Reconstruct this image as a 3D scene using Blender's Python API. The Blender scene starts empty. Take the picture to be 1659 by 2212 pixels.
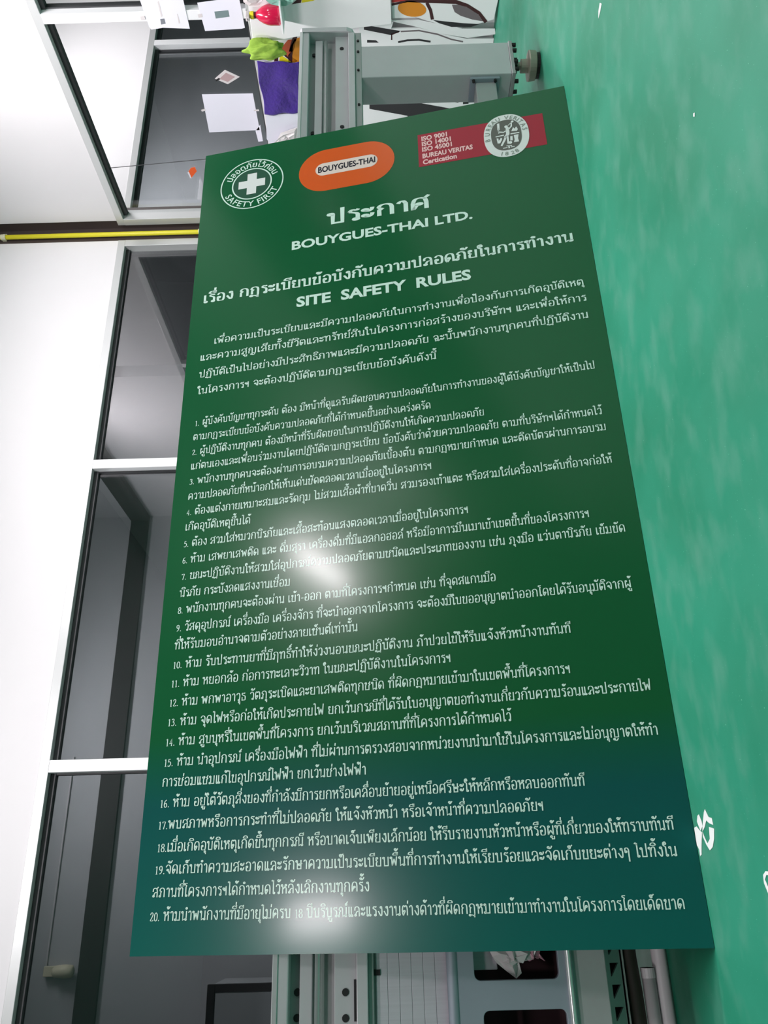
import bpy, bmesh, math, random
from mathutils import Vector, Matrix
random.seed(7)
scene = bpy.context.scene
COL = scene.collection

# ---------------------------------------------------------------- camera
IMG_W, IMG_H, FOC = 1659.0, 2212.0, 1751.5          # frame and focal length in pixels
CAM = Vector((0.1119, -1.7805, 0.6129))
ROT = Matrix(((-0.02473066, 0.01280338, -0.99961216),
              (-0.90473076, 0.42507395, 0.02782776),
              (0.42526538, 0.90506807, 0.00107125)))   # rows: image right, image down, view
cd = bpy.data.cameras.new('camera')
cd.sensor_fit = 'HORIZONTAL'; cd.sensor_width = 36.0; cd.lens = FOC / IMG_W * 36.0
cd.clip_start = 0.05
cam = bpy.data.objects.new('camera', cd); COL.objects.link(cam)
cam.matrix_world = Matrix.Translation(CAM) @ Matrix((
    (ROT[0][0], -ROT[1][0], -ROT[2][0]), (ROT[0][1], -ROT[1][1], -ROT[2][1]), (ROT[0][2], -ROT[1][2], -ROT[2][2]))).to_4x4()
scene.camera = cam

# ---------------------------------------------------------------- world and exposure
w = bpy.data.worlds.new('world'); scene.world = w; w.use_nodes = True
w.node_tree.nodes['Background'].inputs[0].default_value = (0.8, 0.9, 1, 1)
w.node_tree.nodes['Background'].inputs[1].default_value = 0.3
scene.view_settings.view_transform = 'Standard'; scene.view_settings.look = 'None'
scene.view_settings.gamma = 1.0; scene.view_settings.use_curve_mapping = False
scene.view_settings.exposure = 0.15

# ---------------------------------------------------------------- lights (ceiling fluorescents and added fill)
def area(name, loc, sx, sy, power, color=(1.0, 0.93, 0.955)):
    l = bpy.data.lights.new(name, 'AREA'); l.shape = 'RECTANGLE'; l.size = sx; l.size_y = sy
    l.energy = power; l.color = color
    o = bpy.data.objects.new(name, l); COL.objects.link(o); o.location = loc
    return o
CEIL = 3.6
LAMPS = [  # x, y, tube direction (0 = along x), power
    (3.05, 0.1, 0, 92), (0.6, 0.1, 0, 78),
    (3.12, -5.0, 1, 90), (-0.05, -5.05, 1, 54),
    (-1.7, -3.2, 0, 50), (5.3, 1.0, 0, 58)]  # both added as unseen fill: machine's left end, room beyond the partition
for x, y, r, p in LAMPS:
    area('fluorescent_or_fill_light', (x, y, 3.38), *((0.22, 1.15) if r else (1.15, 0.22)), p)
area('store_room_fill', (1.2, 3.2, 3.3), 1.1, 0.3, 50)  # store room lights are added fill, no fittings belong to them
area('store_room_fill', (3.55, 3.4, 3.3), 0.5, 0.2, 8)
area('store_room_fill', (6.0, 3.2, 3.3), 1.6, 0.3, 120)

# ---------------------------------------------------------------- pixel of a photo -> point on a real plane of the room
def ray(px, py): return ROT.transposed() @ Vector((px - IMG_W/2, py - IMG_H/2, FOC))
def on_x(px, py, X): v = ray(px, py); return CAM + v * ((X - CAM.x) / v.x)
def on_y(px, py, Y): v = ray(px, py); return CAM + v * ((Y - CAM.y) / v.y)
def on_z(px, py, Z=0): v = ray(px, py); return CAM + v * ((Z - CAM.z) / v.z)

# ---------------------------------------------------------------- mesh helpers
def box(bm, x0, x1, y0, y1, z0, z1):
    vs = [bm.verts.new(p) for p in [(x0,y0,z0),(x1,y0,z0),(x1,y1,z0),(x0,y1,z0),(x0,y0,z1),(x1,y0,z1),(x1,y1,z1),(x0,y1,z1)]]
    for f in [(0,3,2,1),(4,5,6,7),(0,1,5,4),(1,2,6,5),(2,3,7,6),(3,0,4,7)]: bm.faces.new([vs[i] for i in f])
def prism(bm, pts, d):
    """pts: planar outline (Vectors); d: thickness vector"""
    pts = [Vector(p) for p in pts]; d = Vector(d)
    a = [bm.verts.new(p) for p in pts]; b = [bm.verts.new(p + d) for p in pts]
    n = len(pts)
    bm.faces.new(a); bm.faces.new(b[::-1])
    for i in range(n): bm.faces.new((a[i], b[i], b[(i+1) % n], a[(i+1) % n]))
def cyl(bm, p0, p1, r0, r1=None, n=16, cap=True):
    p0 = Vector(p0); p1 = Vector(p1); r1 = r0 if r1 is None else r1
    ax = (p1 - p0).normalized(); u = ax.orthogonal().normalized(); v = ax.cross(u)
    A = [bm.verts.new(p0 + r0*(u*math.cos(t*2*math.pi/n) + v*math.sin(t*2*math.pi/n))) for t in range(n)]
    B = [bm.verts.new(p1 + r1*(u*math.cos(t*2*math.pi/n) + v*math.sin(t*2*math.pi/n))) for t in range(n)]
    for i in range(n): bm.faces.new((A[i], A[(i+1) % n], B[(i+1) % n], B[i]))
    if cap: bm.faces.new(A[::-1]); bm.faces.new(B)
def tube(bm, pts, r, n=10):
    pts = [Vector(p) for p in pts]; rings = []; u = None
    for i, p in enumerate(pts):
        t = (pts[min(i+1, len(pts)-1)] - pts[max(i-1, 0)]).normalized()
        u = t.orthogonal().normalized() if u is None else (u - t*u.dot(t)).normalized()
        v = t.cross(u); rr = r[i] if isinstance(r, (list, tuple)) else r
        rings.append([bm.verts.new(p + rr*(u*math.cos(k*2*math.pi/n) + v*math.sin(k*2*math.pi/n))) for k in range(n)])
    for a, b in zip(rings, rings[1:]):
        for k in range(n): bm.faces.new((a[k], a[(k+1) % n], b[(k+1) % n], b[k]))
    bm.faces.new(rings[0][::-1]); bm.faces.new(rings[-1])
def lathe(bm, base, prof, n=28):
    rings = []
    for r, z in prof:
        rings.append([bm.verts.new((base[0] + r*math.cos(k*2*math.pi/n), base[1] + r*math.sin(k*2*math.pi/n), base[2] + z)) for k in range(n)])
    for a, b in zip(rings, rings[1:]):
        for k in range(n): bm.faces.new((a[k], a[(k+1) % n], b[(k+1) % n], b[k]))
    bm.faces.new(rings[0][::-1]); bm.faces.new(rings[-1])
def obj(name, bm, mat, parent=None, bevel=0, smooth=False, matrix=None):
    bmesh.ops.recalc_face_normals(bm, faces=bm.faces)
    me = bpy.data.meshes.new(name); bm.to_mesh(me); bm.free()
    o = bpy.data.objects.new(name, me); COL.objects.link(o)
    if mat: me.materials.append(mat)
    if smooth:
        for p in me.polygons: p.use_smooth = True
    if bevel:
        m = o.modifiers.new('bevel', 'BEVEL'); m.width = bevel; m.segments = 2; m.limit_method = 'ANGLE'
    if parent:
        o.parent = parent
        o.matrix_parent_inverse = parent.matrix_world.inverted() if matrix is None else Matrix.Identity(4)
    if matrix is not None and not parent: o.matrix_world = matrix
    return o
def boxes(name, lst, mat, parent=None, bevel=0):
    if parent and len(lst) > 1: return [boxes(name, [b], mat, parent, bevel) for b in lst][0]
    bm = bmesh.new()
    for b in lst: box(bm, *b)
    return obj(name, bm, mat, parent, bevel)
def thing(name, label, cat, loc, group=None, kind=None):
    o = bpy.data.objects.new(name, None); COL.objects.link(o)
    o.matrix_world = Matrix.Translation(Vector(loc)); o.empty_display_size = 0.1
    return tag(o, label, cat, group, kind)
def tag(o, label=None, cat=None, group=None, kind=None):
    if label: o['label'] = label
    if cat: o['category'] = cat
    if group: o['group'] = group
    if kind: o['kind'] = kind
    return o
def struct(o): o['kind'] = 'structure'; return o

# ---------------------------------------------------------------- materials
def mat(name, col, rough=0.5, metal=0.0, noise=0.0, nscale=8.0, bump=0.0, coat=0.0, spec=0.5, stretch=None, trans=0, sheen=0):
    m = bpy.data.materials.new(name); m.use_nodes = True
    nt = m.node_tree; p = nt.nodes['Principled BSDF']
    p.inputs['Base Color'].default_value = (*col, 1); p.inputs['Roughness'].default_value = rough
    p.inputs['Metallic'].default_value = metal; p.inputs['Coat Weight'].default_value = coat
    p.inputs['Specular IOR Level'].default_value = spec
    p.inputs['Sheen Weight'].default_value = sheen
    if trans: p.inputs['Transmission Weight'].default_value = trans
    if noise or bump:
        tc = nt.nodes.new('ShaderNodeTexCoord'); mp = nt.nodes.new('ShaderNodeMapping')
        nt.links.new(tc.outputs['Object'], mp.inputs[0])
        if stretch: mp.inputs['Scale'].default_value = stretch
        nz = nt.nodes.new('ShaderNodeTexNoise'); nz.inputs['Scale'].default_value = nscale; nz.inputs['Detail'].default_value = 6
        nt.links.new(mp.outputs[0], nz.inputs['Vector'])
        if noise:
            mx = nt.nodes.new('ShaderNodeMix'); mx.data_type = 'RGBA'
            mx.inputs[6].default_value = (*[c*(1-noise) for c in col], 1)
            mx.inputs[7].default_value = (*[min(1, c*(1+noise)) for c in col], 1)
            nt.links.new(nz.outputs[0], mx.inputs[0]); nt.links.new(mx.outputs[2], p.inputs['Base Color'])
        if bump:
            b = nt.nodes.new('ShaderNodeBump'); b.inputs['Strength'].default_value = bump; b.inputs['Distance'].default_value = 0.01
            nt.links.new(nz.outputs[0], b.inputs['Height']); nt.links.new(b.outputs[0], p.inputs['Normal'])
    return m
def glass_mat(name, tint, ior, rough=0.0):
    """tinted pane: light goes straight through, tinted, and part is mirrored by Fresnel"""
    m = bpy.data.materials.new(name); m.use_nodes = True; nt = m.node_tree
    for n in list(nt.nodes): nt.nodes.remove(n)
    out = nt.nodes.new('ShaderNodeOutputMaterial'); mx = nt.nodes.new('ShaderNodeMixShader')
    tr = nt.nodes.new('ShaderNodeBsdfTransparent'); tr.inputs[0].default_value = (*tint, 1)
    gl = nt.nodes.new('ShaderNodeBsdfGlossy'); gl.inputs['Roughness'].default_value = rough; gl.inputs[0].default_value = (1, 1, 1, 1)
    lw = nt.nodes.new('ShaderNodeLayerWeight'); lw.inputs[0].default_value = .5
    pw = nt.nodes.new('ShaderNodeMath'); pw.operation = 'POWER'; pw.inputs[1].default_value = 5
    fr = nt.nodes.new('ShaderNodeMapRange'); fr.inputs[3].default_value = ((ior-1)/(ior+1))**2; fr.inputs[4].default_value = 1
    nt.links.new(lw.outputs[1], pw.inputs[0]); nt.links.new(pw.outputs[0], fr.inputs[0])
    nt.links.new(fr.outputs[0], mx.inputs[0]); nt.links.new(tr.outputs[0], mx.inputs[1]); nt.links.new(gl.outputs[0], mx.inputs[2])
    nt.links.new(mx.outputs[0], out.inputs[0]); return m
def srgb(r, g, b):
    f = lambda c: (c/255)/12.92 if c/255 <= 0.04045 else (((c/255)+0.055)/1.055)**2.4
    return (f(r), f(g), f(b))

def floor_mat():
    m = bpy.data.materials.new('green_epoxy'); m.use_nodes = True; nt = m.node_tree; p = nt.nodes['Principled BSDF']
    tc = nt.nodes.new('ShaderNodeTexCoord')
    def noise(scale, detail, sc=(1, 1, 1)):
        mp = nt.nodes.new('ShaderNodeMapping'); mp.inputs['Scale'].default_value = sc
        nt.links.new(tc.outputs['Object'], mp.inputs[0])
        n = nt.nodes.new('ShaderNodeTexNoise'); n.inputs['Scale'].default_value = scale; n.inputs['Detail'].default_value = detail
        nt.links.new(mp.outputs[0], n.inputs['Vector']); return n
    def ramp(n, a, b):
        r = nt.nodes.new('ShaderNodeMapRange'); r.inputs[1].default_value = a; r.inputs[2].default_value = b
        nt.links.new(n.outputs[0], r.inputs[0]); return r
    def mix(fac, a, b, base=None):
        x = nt.nodes.new('ShaderNodeMix'); x.data_type = 'RGBA'; x.inputs[6].default_value = (*a, 1); x.inputs[7].default_value = (*b, 1)
        if base: nt.links.new(base.outputs[2], x.inputs[6])
        nt.links.new(fac.outputs[0], x.inputs[0]); return x
    a = mix(ramp(noise(2.2, 4), .35, .65), FLOOR_A, FLOOR_B)
    b = nt.nodes.new('ShaderNodeMix'); b.data_type = 'RGBA'; b.inputs[7].default_value = (*FLOOR_C, 1)
    nt.links.new(a.outputs[2], b.inputs[6])
    r = nt.nodes.new('ShaderNodeMath'); r.operation = 'MULTIPLY'; r.inputs[1].default_value = 0.45
    nt.links.new(ramp(noise(8, 9, (1, 1.6, 1)), .48, .74).outputs[0], r.inputs[0]); nt.links.new(r.outputs[0], b.inputs[0])
    c = mix(ramp(noise(260, 2), .72, .8), (0, 0, 0), srgb(150, 215, 190), b)
    nt.links.new(c.outputs[2], p.inputs['Base Color'])
    rr = nt.nodes.new('ShaderNodeMapRange'); rr.inputs[3].default_value = .38; rr.inputs[4].default_value = .6
    nt.links.new(noise(6, 5).outputs[0], rr.inputs[0]); nt.links.new(rr.outputs[0], p.inputs['Roughness'])
    bp = nt.nodes.new('ShaderNodeBump'); bp.inputs['Strength'].default_value = .06; nt.links.new(noise(60, 3).outputs[0], bp.inputs['Height'])
    nt.links.new(bp.outputs[0], p.inputs['Normal'])
    return m
FLOOR_A, FLOOR_B, FLOOR_C = srgb(14, 116, 86), srgb(30, 130, 102), srgb(88, 142, 124)

def board_mat():
    """printed sheet: green field passing to teal near its foot, satin laminate"""
    m = bpy.data.materials.new('printed_sheet'); m.use_nodes = True; nt = m.node_tree; p = nt.nodes['Principled BSDF']
    tc = nt.nodes.new('ShaderNodeTexCoord'); sx = nt.nodes.new('ShaderNodeSeparateXYZ'); nt.links.new(tc.outputs['Object'], sx.inputs[0])
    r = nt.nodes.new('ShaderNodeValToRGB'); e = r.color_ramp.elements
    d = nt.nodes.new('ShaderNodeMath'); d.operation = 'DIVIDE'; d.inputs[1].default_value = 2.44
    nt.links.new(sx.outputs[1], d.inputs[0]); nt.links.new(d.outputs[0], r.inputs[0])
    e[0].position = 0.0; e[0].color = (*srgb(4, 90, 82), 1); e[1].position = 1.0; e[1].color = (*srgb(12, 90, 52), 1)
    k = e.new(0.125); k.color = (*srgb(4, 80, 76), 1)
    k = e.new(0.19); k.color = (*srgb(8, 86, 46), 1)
    nt.links.new(r.outputs[0], p.inputs['Base Color'])
    p.inputs['Coat Weight'].default_value = 0.25; p.inputs['Coat Roughness'].default_value = 0.12
    p.inputs['Roughness'].default_value = 0.22; p.inputs['Specular IOR Level'].default_value = 0.36
    return m
M = {}
M['wall'] = mat('white_wall_panel', srgb(233, 232, 234), .55, noise=.015, nscale=3)
M['ceiling'] = mat('ceiling_darkened', srgb(170, 170, 172), .8, noise=.02)  # greyed below white to cut the haze reflected on the sign
M['wall_dim'] = mat('hall_wall_darkened', srgb(98, 98, 102), .8, noise=.03)  # unseen walls darkened to weaken their reflection on the sign
M['floor'] = floor_mat()
M['alu'] = mat('silver_aluminium', srgb(205, 208, 208), .38, .35, noise=.02, nscale=5)
M['alu_white'] = mat('white_aluminium', srgb(236, 238, 240), .4, .1, noise=.015, nscale=5)
M['gasket'] = mat('black_gasket', srgb(52, 54, 56), .6, noise=.1)
M['glassA'] = glass_mat('tinted_glass', (.56, .58, .59), 1.9)
M['glassB'] = glass_mat('clear_glass', (.96, .97, .97), 1.4)
M['post'] = mat('dark_brown_steel', srgb(70, 60, 58), .5, noise=.15, nscale=10)
M['yellow'] = mat('yellow_plastic', srgb(214, 206, 40), .45, noise=.04)
M['store'] = mat('store_wall_grey', srgb(178, 180, 182), .8, noise=.05, nscale=2)
M['dark'] = mat('dark_matte', srgb(30, 22, 26), .7, noise=.1)
M['sheet'] = mat('white_foam_board', srgb(232, 232, 234), .6, noise=.02)
M['brown'] = mat('print_dark_brown', srgb(62, 22, 26), .5, noise=.05)
M['orange'] = mat('print_orange', srgb(214, 134, 28), .5, noise=.04)
M['pyellow'] = mat('print_yellow', srgb(222, 206, 30), .5, noise=.04)
M['pred'] = mat('print_red', srgb(196, 52, 52), .5, noise=.05)
M['redor'] = mat('print_red_orange', srgb(206, 92, 58), .5, noise=.05)
M['pgrey'] = mat('print_grey', srgb(108, 98, 102), .5, noise=.05)
M['black'] = mat('print_black', srgb(34, 32, 36), .5, noise=.05)
M['paper'] = mat('paper', srgb(226, 226, 238), .8, noise=.02)
M['ink'] = mat('ink_grey', srgb(120, 124, 132), .8, noise=.05)
M['inkgreen'] = mat('ink_greygreen', srgb(112, 132, 134), .8, noise=.05)
M['tape'] = mat('clear_tape', srgb(210, 205, 206), .3, noise=.03)
M['pinktape'] = mat('dusty_pink_label', srgb(176, 150, 152), .5, noise=.05)
M['sticker'] = mat('orange_sticker', srgb(236, 96, 40), .5, noise=.04)
M['purple'] = mat('purple_cloth', srgb(58, 26, 132), .95, noise=.12, nscale=60, bump=.4, sheen=.3)
M['lime'] = mat('lime_cloth', srgb(142, 178, 66), .9, noise=.1, nscale=40, bump=.3)
M['bottle'] = mat('crimson_bottle', srgb(192, 22, 66), .18, noise=.06, coat=.6)
M['cap'] = mat('yellow_cap', srgb(222, 210, 30), .4, noise=.05)
M['neck'] = mat('brown_neck', srgb(92, 26, 34), .3, noise=.05)
M['teal'] = mat('teal_plastic', srgb(128, 178, 164), .3, noise=.08, nscale=20, bump=.3)
M['bag'] = mat('milky_plastic', srgb(216, 208, 210), .35, noise=.05, nscale=20, bump=.4)
M['pinkbag'] = mat('pink_plastic', srgb(190, 140, 155), .35, noise=.08, nscale=20, bump=.4)
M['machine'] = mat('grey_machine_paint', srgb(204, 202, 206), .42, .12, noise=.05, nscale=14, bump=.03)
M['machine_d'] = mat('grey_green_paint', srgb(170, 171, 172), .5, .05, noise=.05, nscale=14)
M['casting'] = mat('blue_grey_casting', srgb(152, 160, 172), .5, .1, noise=.14, nscale=5, bump=.06)
M['brushed'] = mat('brushed_grey_sheet', srgb(206, 201, 210), .5, .1, noise=.1, nscale=6, stretch=(40, 1, 1))
M['steel'] = mat('bright_steel', srgb(214, 218, 218), .28, .6, noise=.03)
M['hole'] = mat('hole_shade_black', srgb(20, 20, 22), .6, noise=.1)  # black stands in for the shade inside holes and slots
M['bolt'] = mat('dark_bolt', srgb(46, 42, 42), .5, .4, noise=.1)
M['foot'] = mat('foot_zinc', srgb(160, 156, 142), .5, .2, noise=.08, nscale=30)
M['maroon'] = mat('maroon_inside', srgb(58, 24, 34), .7, noise=.15, nscale=6)
M['crate'] = mat('dusty_white_plastic', srgb(206, 202, 204), .6, noise=.06, nscale=12)
M['pipe_w'] = mat('white_pipe', srgb(214, 208, 212), .45, noise=.05, nscale=8)
M['hose'] = mat('brown_black_hose', srgb(62, 52, 46), .6, noise=.15, nscale=12)
M['lamp_body'] = mat('lamp_housing', srgb(230, 230, 228), .5, noise=.02)
M['cream'] = mat('cream_plastic', srgb(214, 210, 180), .5, noise=.05)
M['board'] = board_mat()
M['board_edge'] = mat('board_core', srgb(170, 200, 190), .6, noise=.05)
M['p_white'] = mat('printed_white', srgb(212, 240, 228), .21, noise=.01)
M['p_white2'] = mat('printed_white_emblem', srgb(222, 228, 226), .21, noise=.01)
M['p_orange'] = mat('printed_orange', srgb(214, 92, 36), .21, noise=.03)
M['p_pale'] = mat('printed_pale_peach', srgb(226, 212, 204), .21, noise=.01)
M['p_navy'] = mat('printed_navy', srgb(28, 28, 44), .21, noise=.03)
M['p_red'] = mat('printed_crimson', srgb(160, 28, 48), .21, noise=.03)
M['p_pink'] = mat('printed_pale_pink', srgb(240, 196, 196), .21, noise=.01)
M['p_grey'] = mat('printed_grey', srgb(92, 94, 88), .21, noise=.03)
M['p_dgreen'] = mat('printed_dull_green', srgb(48, 88, 70), .21, noise=.03)
M['p_ringgrey'] = mat('printed_ring_letters', srgb(128, 140, 130), .35, noise=.03)
mt = bpy.data.materials.new('fluorescent_tube'); mt.use_nodes = True
mt.node_tree.nodes['Principled BSDF'].inputs['Emission Color'].default_value = (.95, 1, .98, 1)
mt.node_tree.nodes['Principled BSDF'].inputs['Emission Strength'].default_value = 4
M['tube'] = mt

# ================================================================ SETTING
YA, XB = 2.15, 4.02            # front faces of the long glazed wall and of the right glazed partition
HEAD = 2.266                   # top of the aluminium heads
struct(boxes('floor', [(-6, 10, -8, 6, -0.1, 0)], M['floor']))
struct(boxes('ceiling', [(-6, 10, -8, 6, CEIL, CEIL+.1)], M['ceiling']))
struct(boxes('wall_front', [(-6, 10, -8.1, -8, 0, CEIL)], M['wall_dim']))
struct(boxes('wall_left', [(-6.1, -6, -8, 6, 0, CEIL)], M['wall_dim']))
struct(boxes('wall_far_right', [(10, 10.1, -8, 6, 0, CEIL)], M['wall_dim']))
# long wall: white panels above the glazing and below it, on both sides of the partition
for q in ((-6, 3.925, YA, YA+.08, HEAD, CEIL), (-6, 3.925, YA, YA+.08, 0, .97), (4.14, 10, YA, YA+.08, HEAD, CEIL), (4.14, 10, YA, YA+.08, 0, .97)):
    struct(boxes('wall_back', [q], M['wall']))
for q in ((XB, XB+.08, -8, 2.075, HEAD, CEIL), (XB, XB+.08, -8, 2.075, 0, 1.17)):
    struct(boxes('wall_right', [q], M['wall']))
# store room behind the glazing
struct(boxes('wall_store_back', [(-6, 10, 4.2, 4.28, 0, CEIL)], M['store']))
struct(boxes('wall_store_side_or_baffle', [(2.94, 3.02, YA+.09, 4.2, 0, CEIL)], M['store']))
struct(boxes('wall_store_side_or_baffle', [(4.06, 4.14, YA+.09, 4.2, 0, CEIL)], M['store']))  # partition added to keep light out of the corner bay
struct(boxes('dark_band', [(-6, 2.9, 4.17, 4.2, 2.53, 2.67), (2.89, 2.94, YA+.10, 4.2, 2.53, 2.67)], M['dark']))  # dark band along two store walls
# recessed dark steel corner post
struct(boxes('trim_2', [(3.925, 4.14, YA, YA+.08, 0, CEIL), (XB+.01, 4.14, 2.085, YA, 0, CEIL)], M['post']))

def window(name, axis, spans, sill, head, face, depth, glass, mull, fw, end_lo=True, end_hi=True, flip=1):
    """glazing in a wall plane. axis 'x': wall runs along x at y=face; axis 'y': along y at x=face."""
    a0, a1 = spans
    root = bpy.data.objects.new(name, None); COL.objects.link(root); root['kind'] = 'structure'
    root.matrix_world = Matrix.Translation(Vector((a0, face, 0) if axis == 'x' else (face, a0, 0)))
    def B(u0, u1, d0, d1, z0, z1):
        return (u0, u1, face+d0, face+d1, z0, z1) if axis == 'x' else (face+d0, face+d1, u0, u1, z0, z1)
    def part(n, lst, m, bev=.002): return boxes(n, lst, m, root, bev)
    part('head_rail', [B(a0, a1, -.004, depth, head-.046, head)], M['alu'])
    part('sill_rail', [B(a0, a1, -.004, depth, sill-.03, sill+.02)], M['alu'])
    edges = [a0] + mull + [a1]
    g = .012
    for i in range(len(edges)-1):
        u0 = edges[i] + (fw/2 if i else 0); u1 = edges[i+1] - (fw/2 if i < len(edges)-2 else 0)
        z0, z1 = sill+.02, head-.046
        part('gasket', [B(u0, u1, .030, depth-.01, z1-g-.012, z1), B(u0, u1, .030, depth-.01, z0, z0+g),
                        B(u0, u0+g*.6, .034, depth-.01, z0, z1), B(u1-g*.6, u1, .034, depth-.01, z0, z1)], M['gasket'], 0)
        part('pane', [B(u0+.002, u1-.002, .046, .052, z0, z1)], glass, 0)
    for u in mull: part('mullion', [B(u-fw/2, u+fw/2, -.006, depth, sill+.02, head-.046)], M['alu_white'])
    for e, on, s in ((a0, end_lo, 1), (a1, end_hi, -1)):
        if on: part('jamb', [B(min(e, e+s*.05), max(e, e+s*.05), -.006, depth, sill+.02, head-.046)], M['alu'])
    return root
window('window_1', 'x', (-4.0, 3.925), 1.0, HEAD, YA, .075, M['glassA'], [-2.53, -.92, .688, 2.298], .056)
window('window_2', 'y', (-6.4, 2.112), 1.20, HEAD, XB, .075, M['glassB'], [-5.64, -4.04, -2.44, -.84, .76], .05)
window('window_3', 'x', (4.142, 10), 1.0, HEAD, YA, .075, M['glassA'], [5.84, 7.45, 9.0], .056)

# yellow conduit running up the corner in front of the dark post
t = thing('yellow_conduit', 'yellow plastic conduit running up the corner beside the dark post', 'pipe', (3.955, 2.125, 0))
bm = bmesh.new(); cyl(bm, (3.957, 2.126, 0), (3.957, 2.126, CEIL), .0145, n=14); obj('pipe', bm, M['yellow'], t, smooth=True)
for z in (1.72, 2.98):
    bm = bmesh.new(); cyl(bm, (3.957, 2.126, z), (3.957, 2.126, z+.03), .019, n=14)
    box(bm, 3.945, 3.99, 2.13, 2.15, z+.002, z+.028); obj('clip', bm, M['cream'], t)

# ceiling fluorescent fittings, modelled for the added fill lamps too
for i, (x, y, r, p) in enumerate(LAMPS):
    t = thing('ceiling_or_fill_lamp', 'white twin tube fluorescent fitting on the unseen ceiling, some added as fill', 'lamp', (x, y, CEIL), group='ceiling fluorescent fittings')
    hx, hy = (.13, .62) if r else (.62, .13)
    boxes('housing', [(x-hx, x+hx, y-hy, y+hy, 3.44, CEIL)], M['lamp_body'], t, .005)
    for s in (-.06, .06):
        a, b_ = (((x+s, y-.58, 3.42), (x+s, y+.58, 3.42)) if r else ((x-.58, y+s, 3.42), (x+.58, y+s, 3.42)))
        bm = bmesh.new(); cyl(bm, a, b_, .013, n=10); obj('tube', bm, M['tube'], t, smooth=True)

# ================================================================ THE SIGN
TH = math.radians(10.969); BW, BL = 1.22, 2.44
dx = Vector((0, -math.sin(TH), -math.cos(TH))); ux = Vector((1, 0, 0)); nz = dx.cross(ux)
ORG = -BW * dx + Vector((0, 0, .001))
BM = Matrix(((dx.x, ux.x, nz.x, ORG.x), (dx.y, ux.y, nz.y, ORG.y), (dx.z, ux.z, nz.z, ORG.z), (0, 0, 0, 1)))
def on_board(px, py):
    v = ray(px, py); t = (ORG - CAM).dot(nz) / v.dot(nz); P = CAM + v*t - ORG
    return P.dot(dx), P.dot(ux)
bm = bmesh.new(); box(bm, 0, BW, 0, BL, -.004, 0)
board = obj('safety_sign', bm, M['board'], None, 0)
board.data.materials.append(M['board_edge'])
for p in board.data.polygons:
    if abs(p.normal.z) < .5 or p.normal.z < 0: p.material_index = 1
board.matrix_world = BM
tag(board, 'large green sign with white Thai safety rules, leaning against the grey machine', 'sign')
def bpart(name, bm, m, label=None):
    o = obj(name, bm, m, None); o.parent = board
    if label: o['label'] = label
    return o

# glyph cache: meshes of single characters of the built-in font
_g = {}
def glyph(ch, bold):
    k = (ch, bold)
    if k not in _g:
        def verts(s):
            c = bpy.data.curves.new('g', 'FONT'); c.body = s; c.size = 1; c.resolution_u = 3; c.offset = bold
            o = bpy.data.objects.new('g', c); COL.objects.link(o)
            me = bpy.data.meshes.new_from_object(o)
            r = ([v.co.to_2d() for v in me.vertices], [list(p.vertices) for p in me.polygons])
            bpy.data.objects.remove(o); bpy.data.curves.remove(c); bpy.data.meshes.remove(me); return r
        v, f = verts(ch)
        a = max(p.x for p in verts(ch + 'H')[0]) - max(p.x for p in verts('H')[0])
        _g[k] = (v, f, a)
    return _g[k]
UPPER = 'ิีึืั็ํ'; TONE = '่้๊๋์'; LOWER = 'ุู'; TALL = 'ปฝฟ'
def layout(s, bold=0.0, track=0.0):
    """list of (char, x, dy) and total width; stacks tone marks and dodges tall consonants"""
    out = []; x = 0; base = ''; up = False; xr = 0
    for i, ch in enumerate(s):
        if ch in UPPER or ch in TONE:
            ox = -.10 if base in TALL else 0; dy = 0
            if ch in TONE:
                if up: dy = .20
                elif i+1 < len(s) and s[i+1] == 'ำ': dy = .16
                else: dy = -.03
            out.append((ch, x + ox - track, dy)); up = up or ch in UPPER
        elif ch in LOWER: out.append((ch, x - track, -.19 if base in 'ฎฏ' else 0))
        else:
            out.append((ch, x, 0)); x += glyph(ch, bold)[2] + track + (.25 if ch == ' ' and s.startswith('SITE') else 0); base = ch; up = False
    return out, x - track
def put(bm, ch, bold, fn):
    v, f, a = glyph(ch, bold)
    vs = [bm.verts.new(fn(p.x, p.y)) for p in v]
    for q in f:
        try: bm.faces.new([vs[i] for i in q])
        except ValueError: pass
def flat(name, bm, m, label=None):
    o = bpart(name, bm, m, label)
    return o
def text_line(s, x0, x1, y, size, bold, rise=0.0, m=None, z=.0005, name='lettering', track=0.0):
    lay, wd = layout(s, bold, track)
    first = min(p.x for p in glyph(s[0], bold)[0]); k = (x1 - x0) / (wd - first - .06)
    bm = bmesh.new()
    for ch, gx, dy in lay:
        if ch == ' ': continue
        put(bm, ch, bold, lambda a, b: (x0 + (gx + a - first)*k, y + (b + dy)*size + rise*((gx + a)*k)/(x1-x0), z))
    me_o = flat(name, bm, m or M['p_white']); return me_o
# looped Thai book letters drawn with a broad pen: 'o' loops, 'l' straight runs, 'c' smooth runs; x-height = 1
_ARCH = [('c', [(.08,.72),(.18,.93),(.38,1),(.58,.9),(.64,.68)]), ('l', [(.64,.7),(.64,0)])]
_SAL = [('c', [(.08,.6),(.12,.9),(.34,1),(.54,.88),(.6,.58)]), ('l', [(.6,.62),(.6,0)]), ('o', .17, .13), ('c', [(.2,.23),(.3,.46),(.46,.54),(.6,.46)])]
_KHO = [('l', [(.1,0),(.1,.6)]), ('c', [(.1,.58),(.18,.9),(.38,1),(.58,.9),(.64,.6)]), ('l', [(.64,.62),(.64,0)]), ('l', [(.11,.04),(.27,.4)]), ('o', .35, .47)]
_SI = [('c', [(-.6,1.15),(-.52,1.34),(-.32,1.4),(-.14,1.32),(-.08,1.15)]), ('l', [(-.6,1.15),(-.08,1.15)])]
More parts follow.
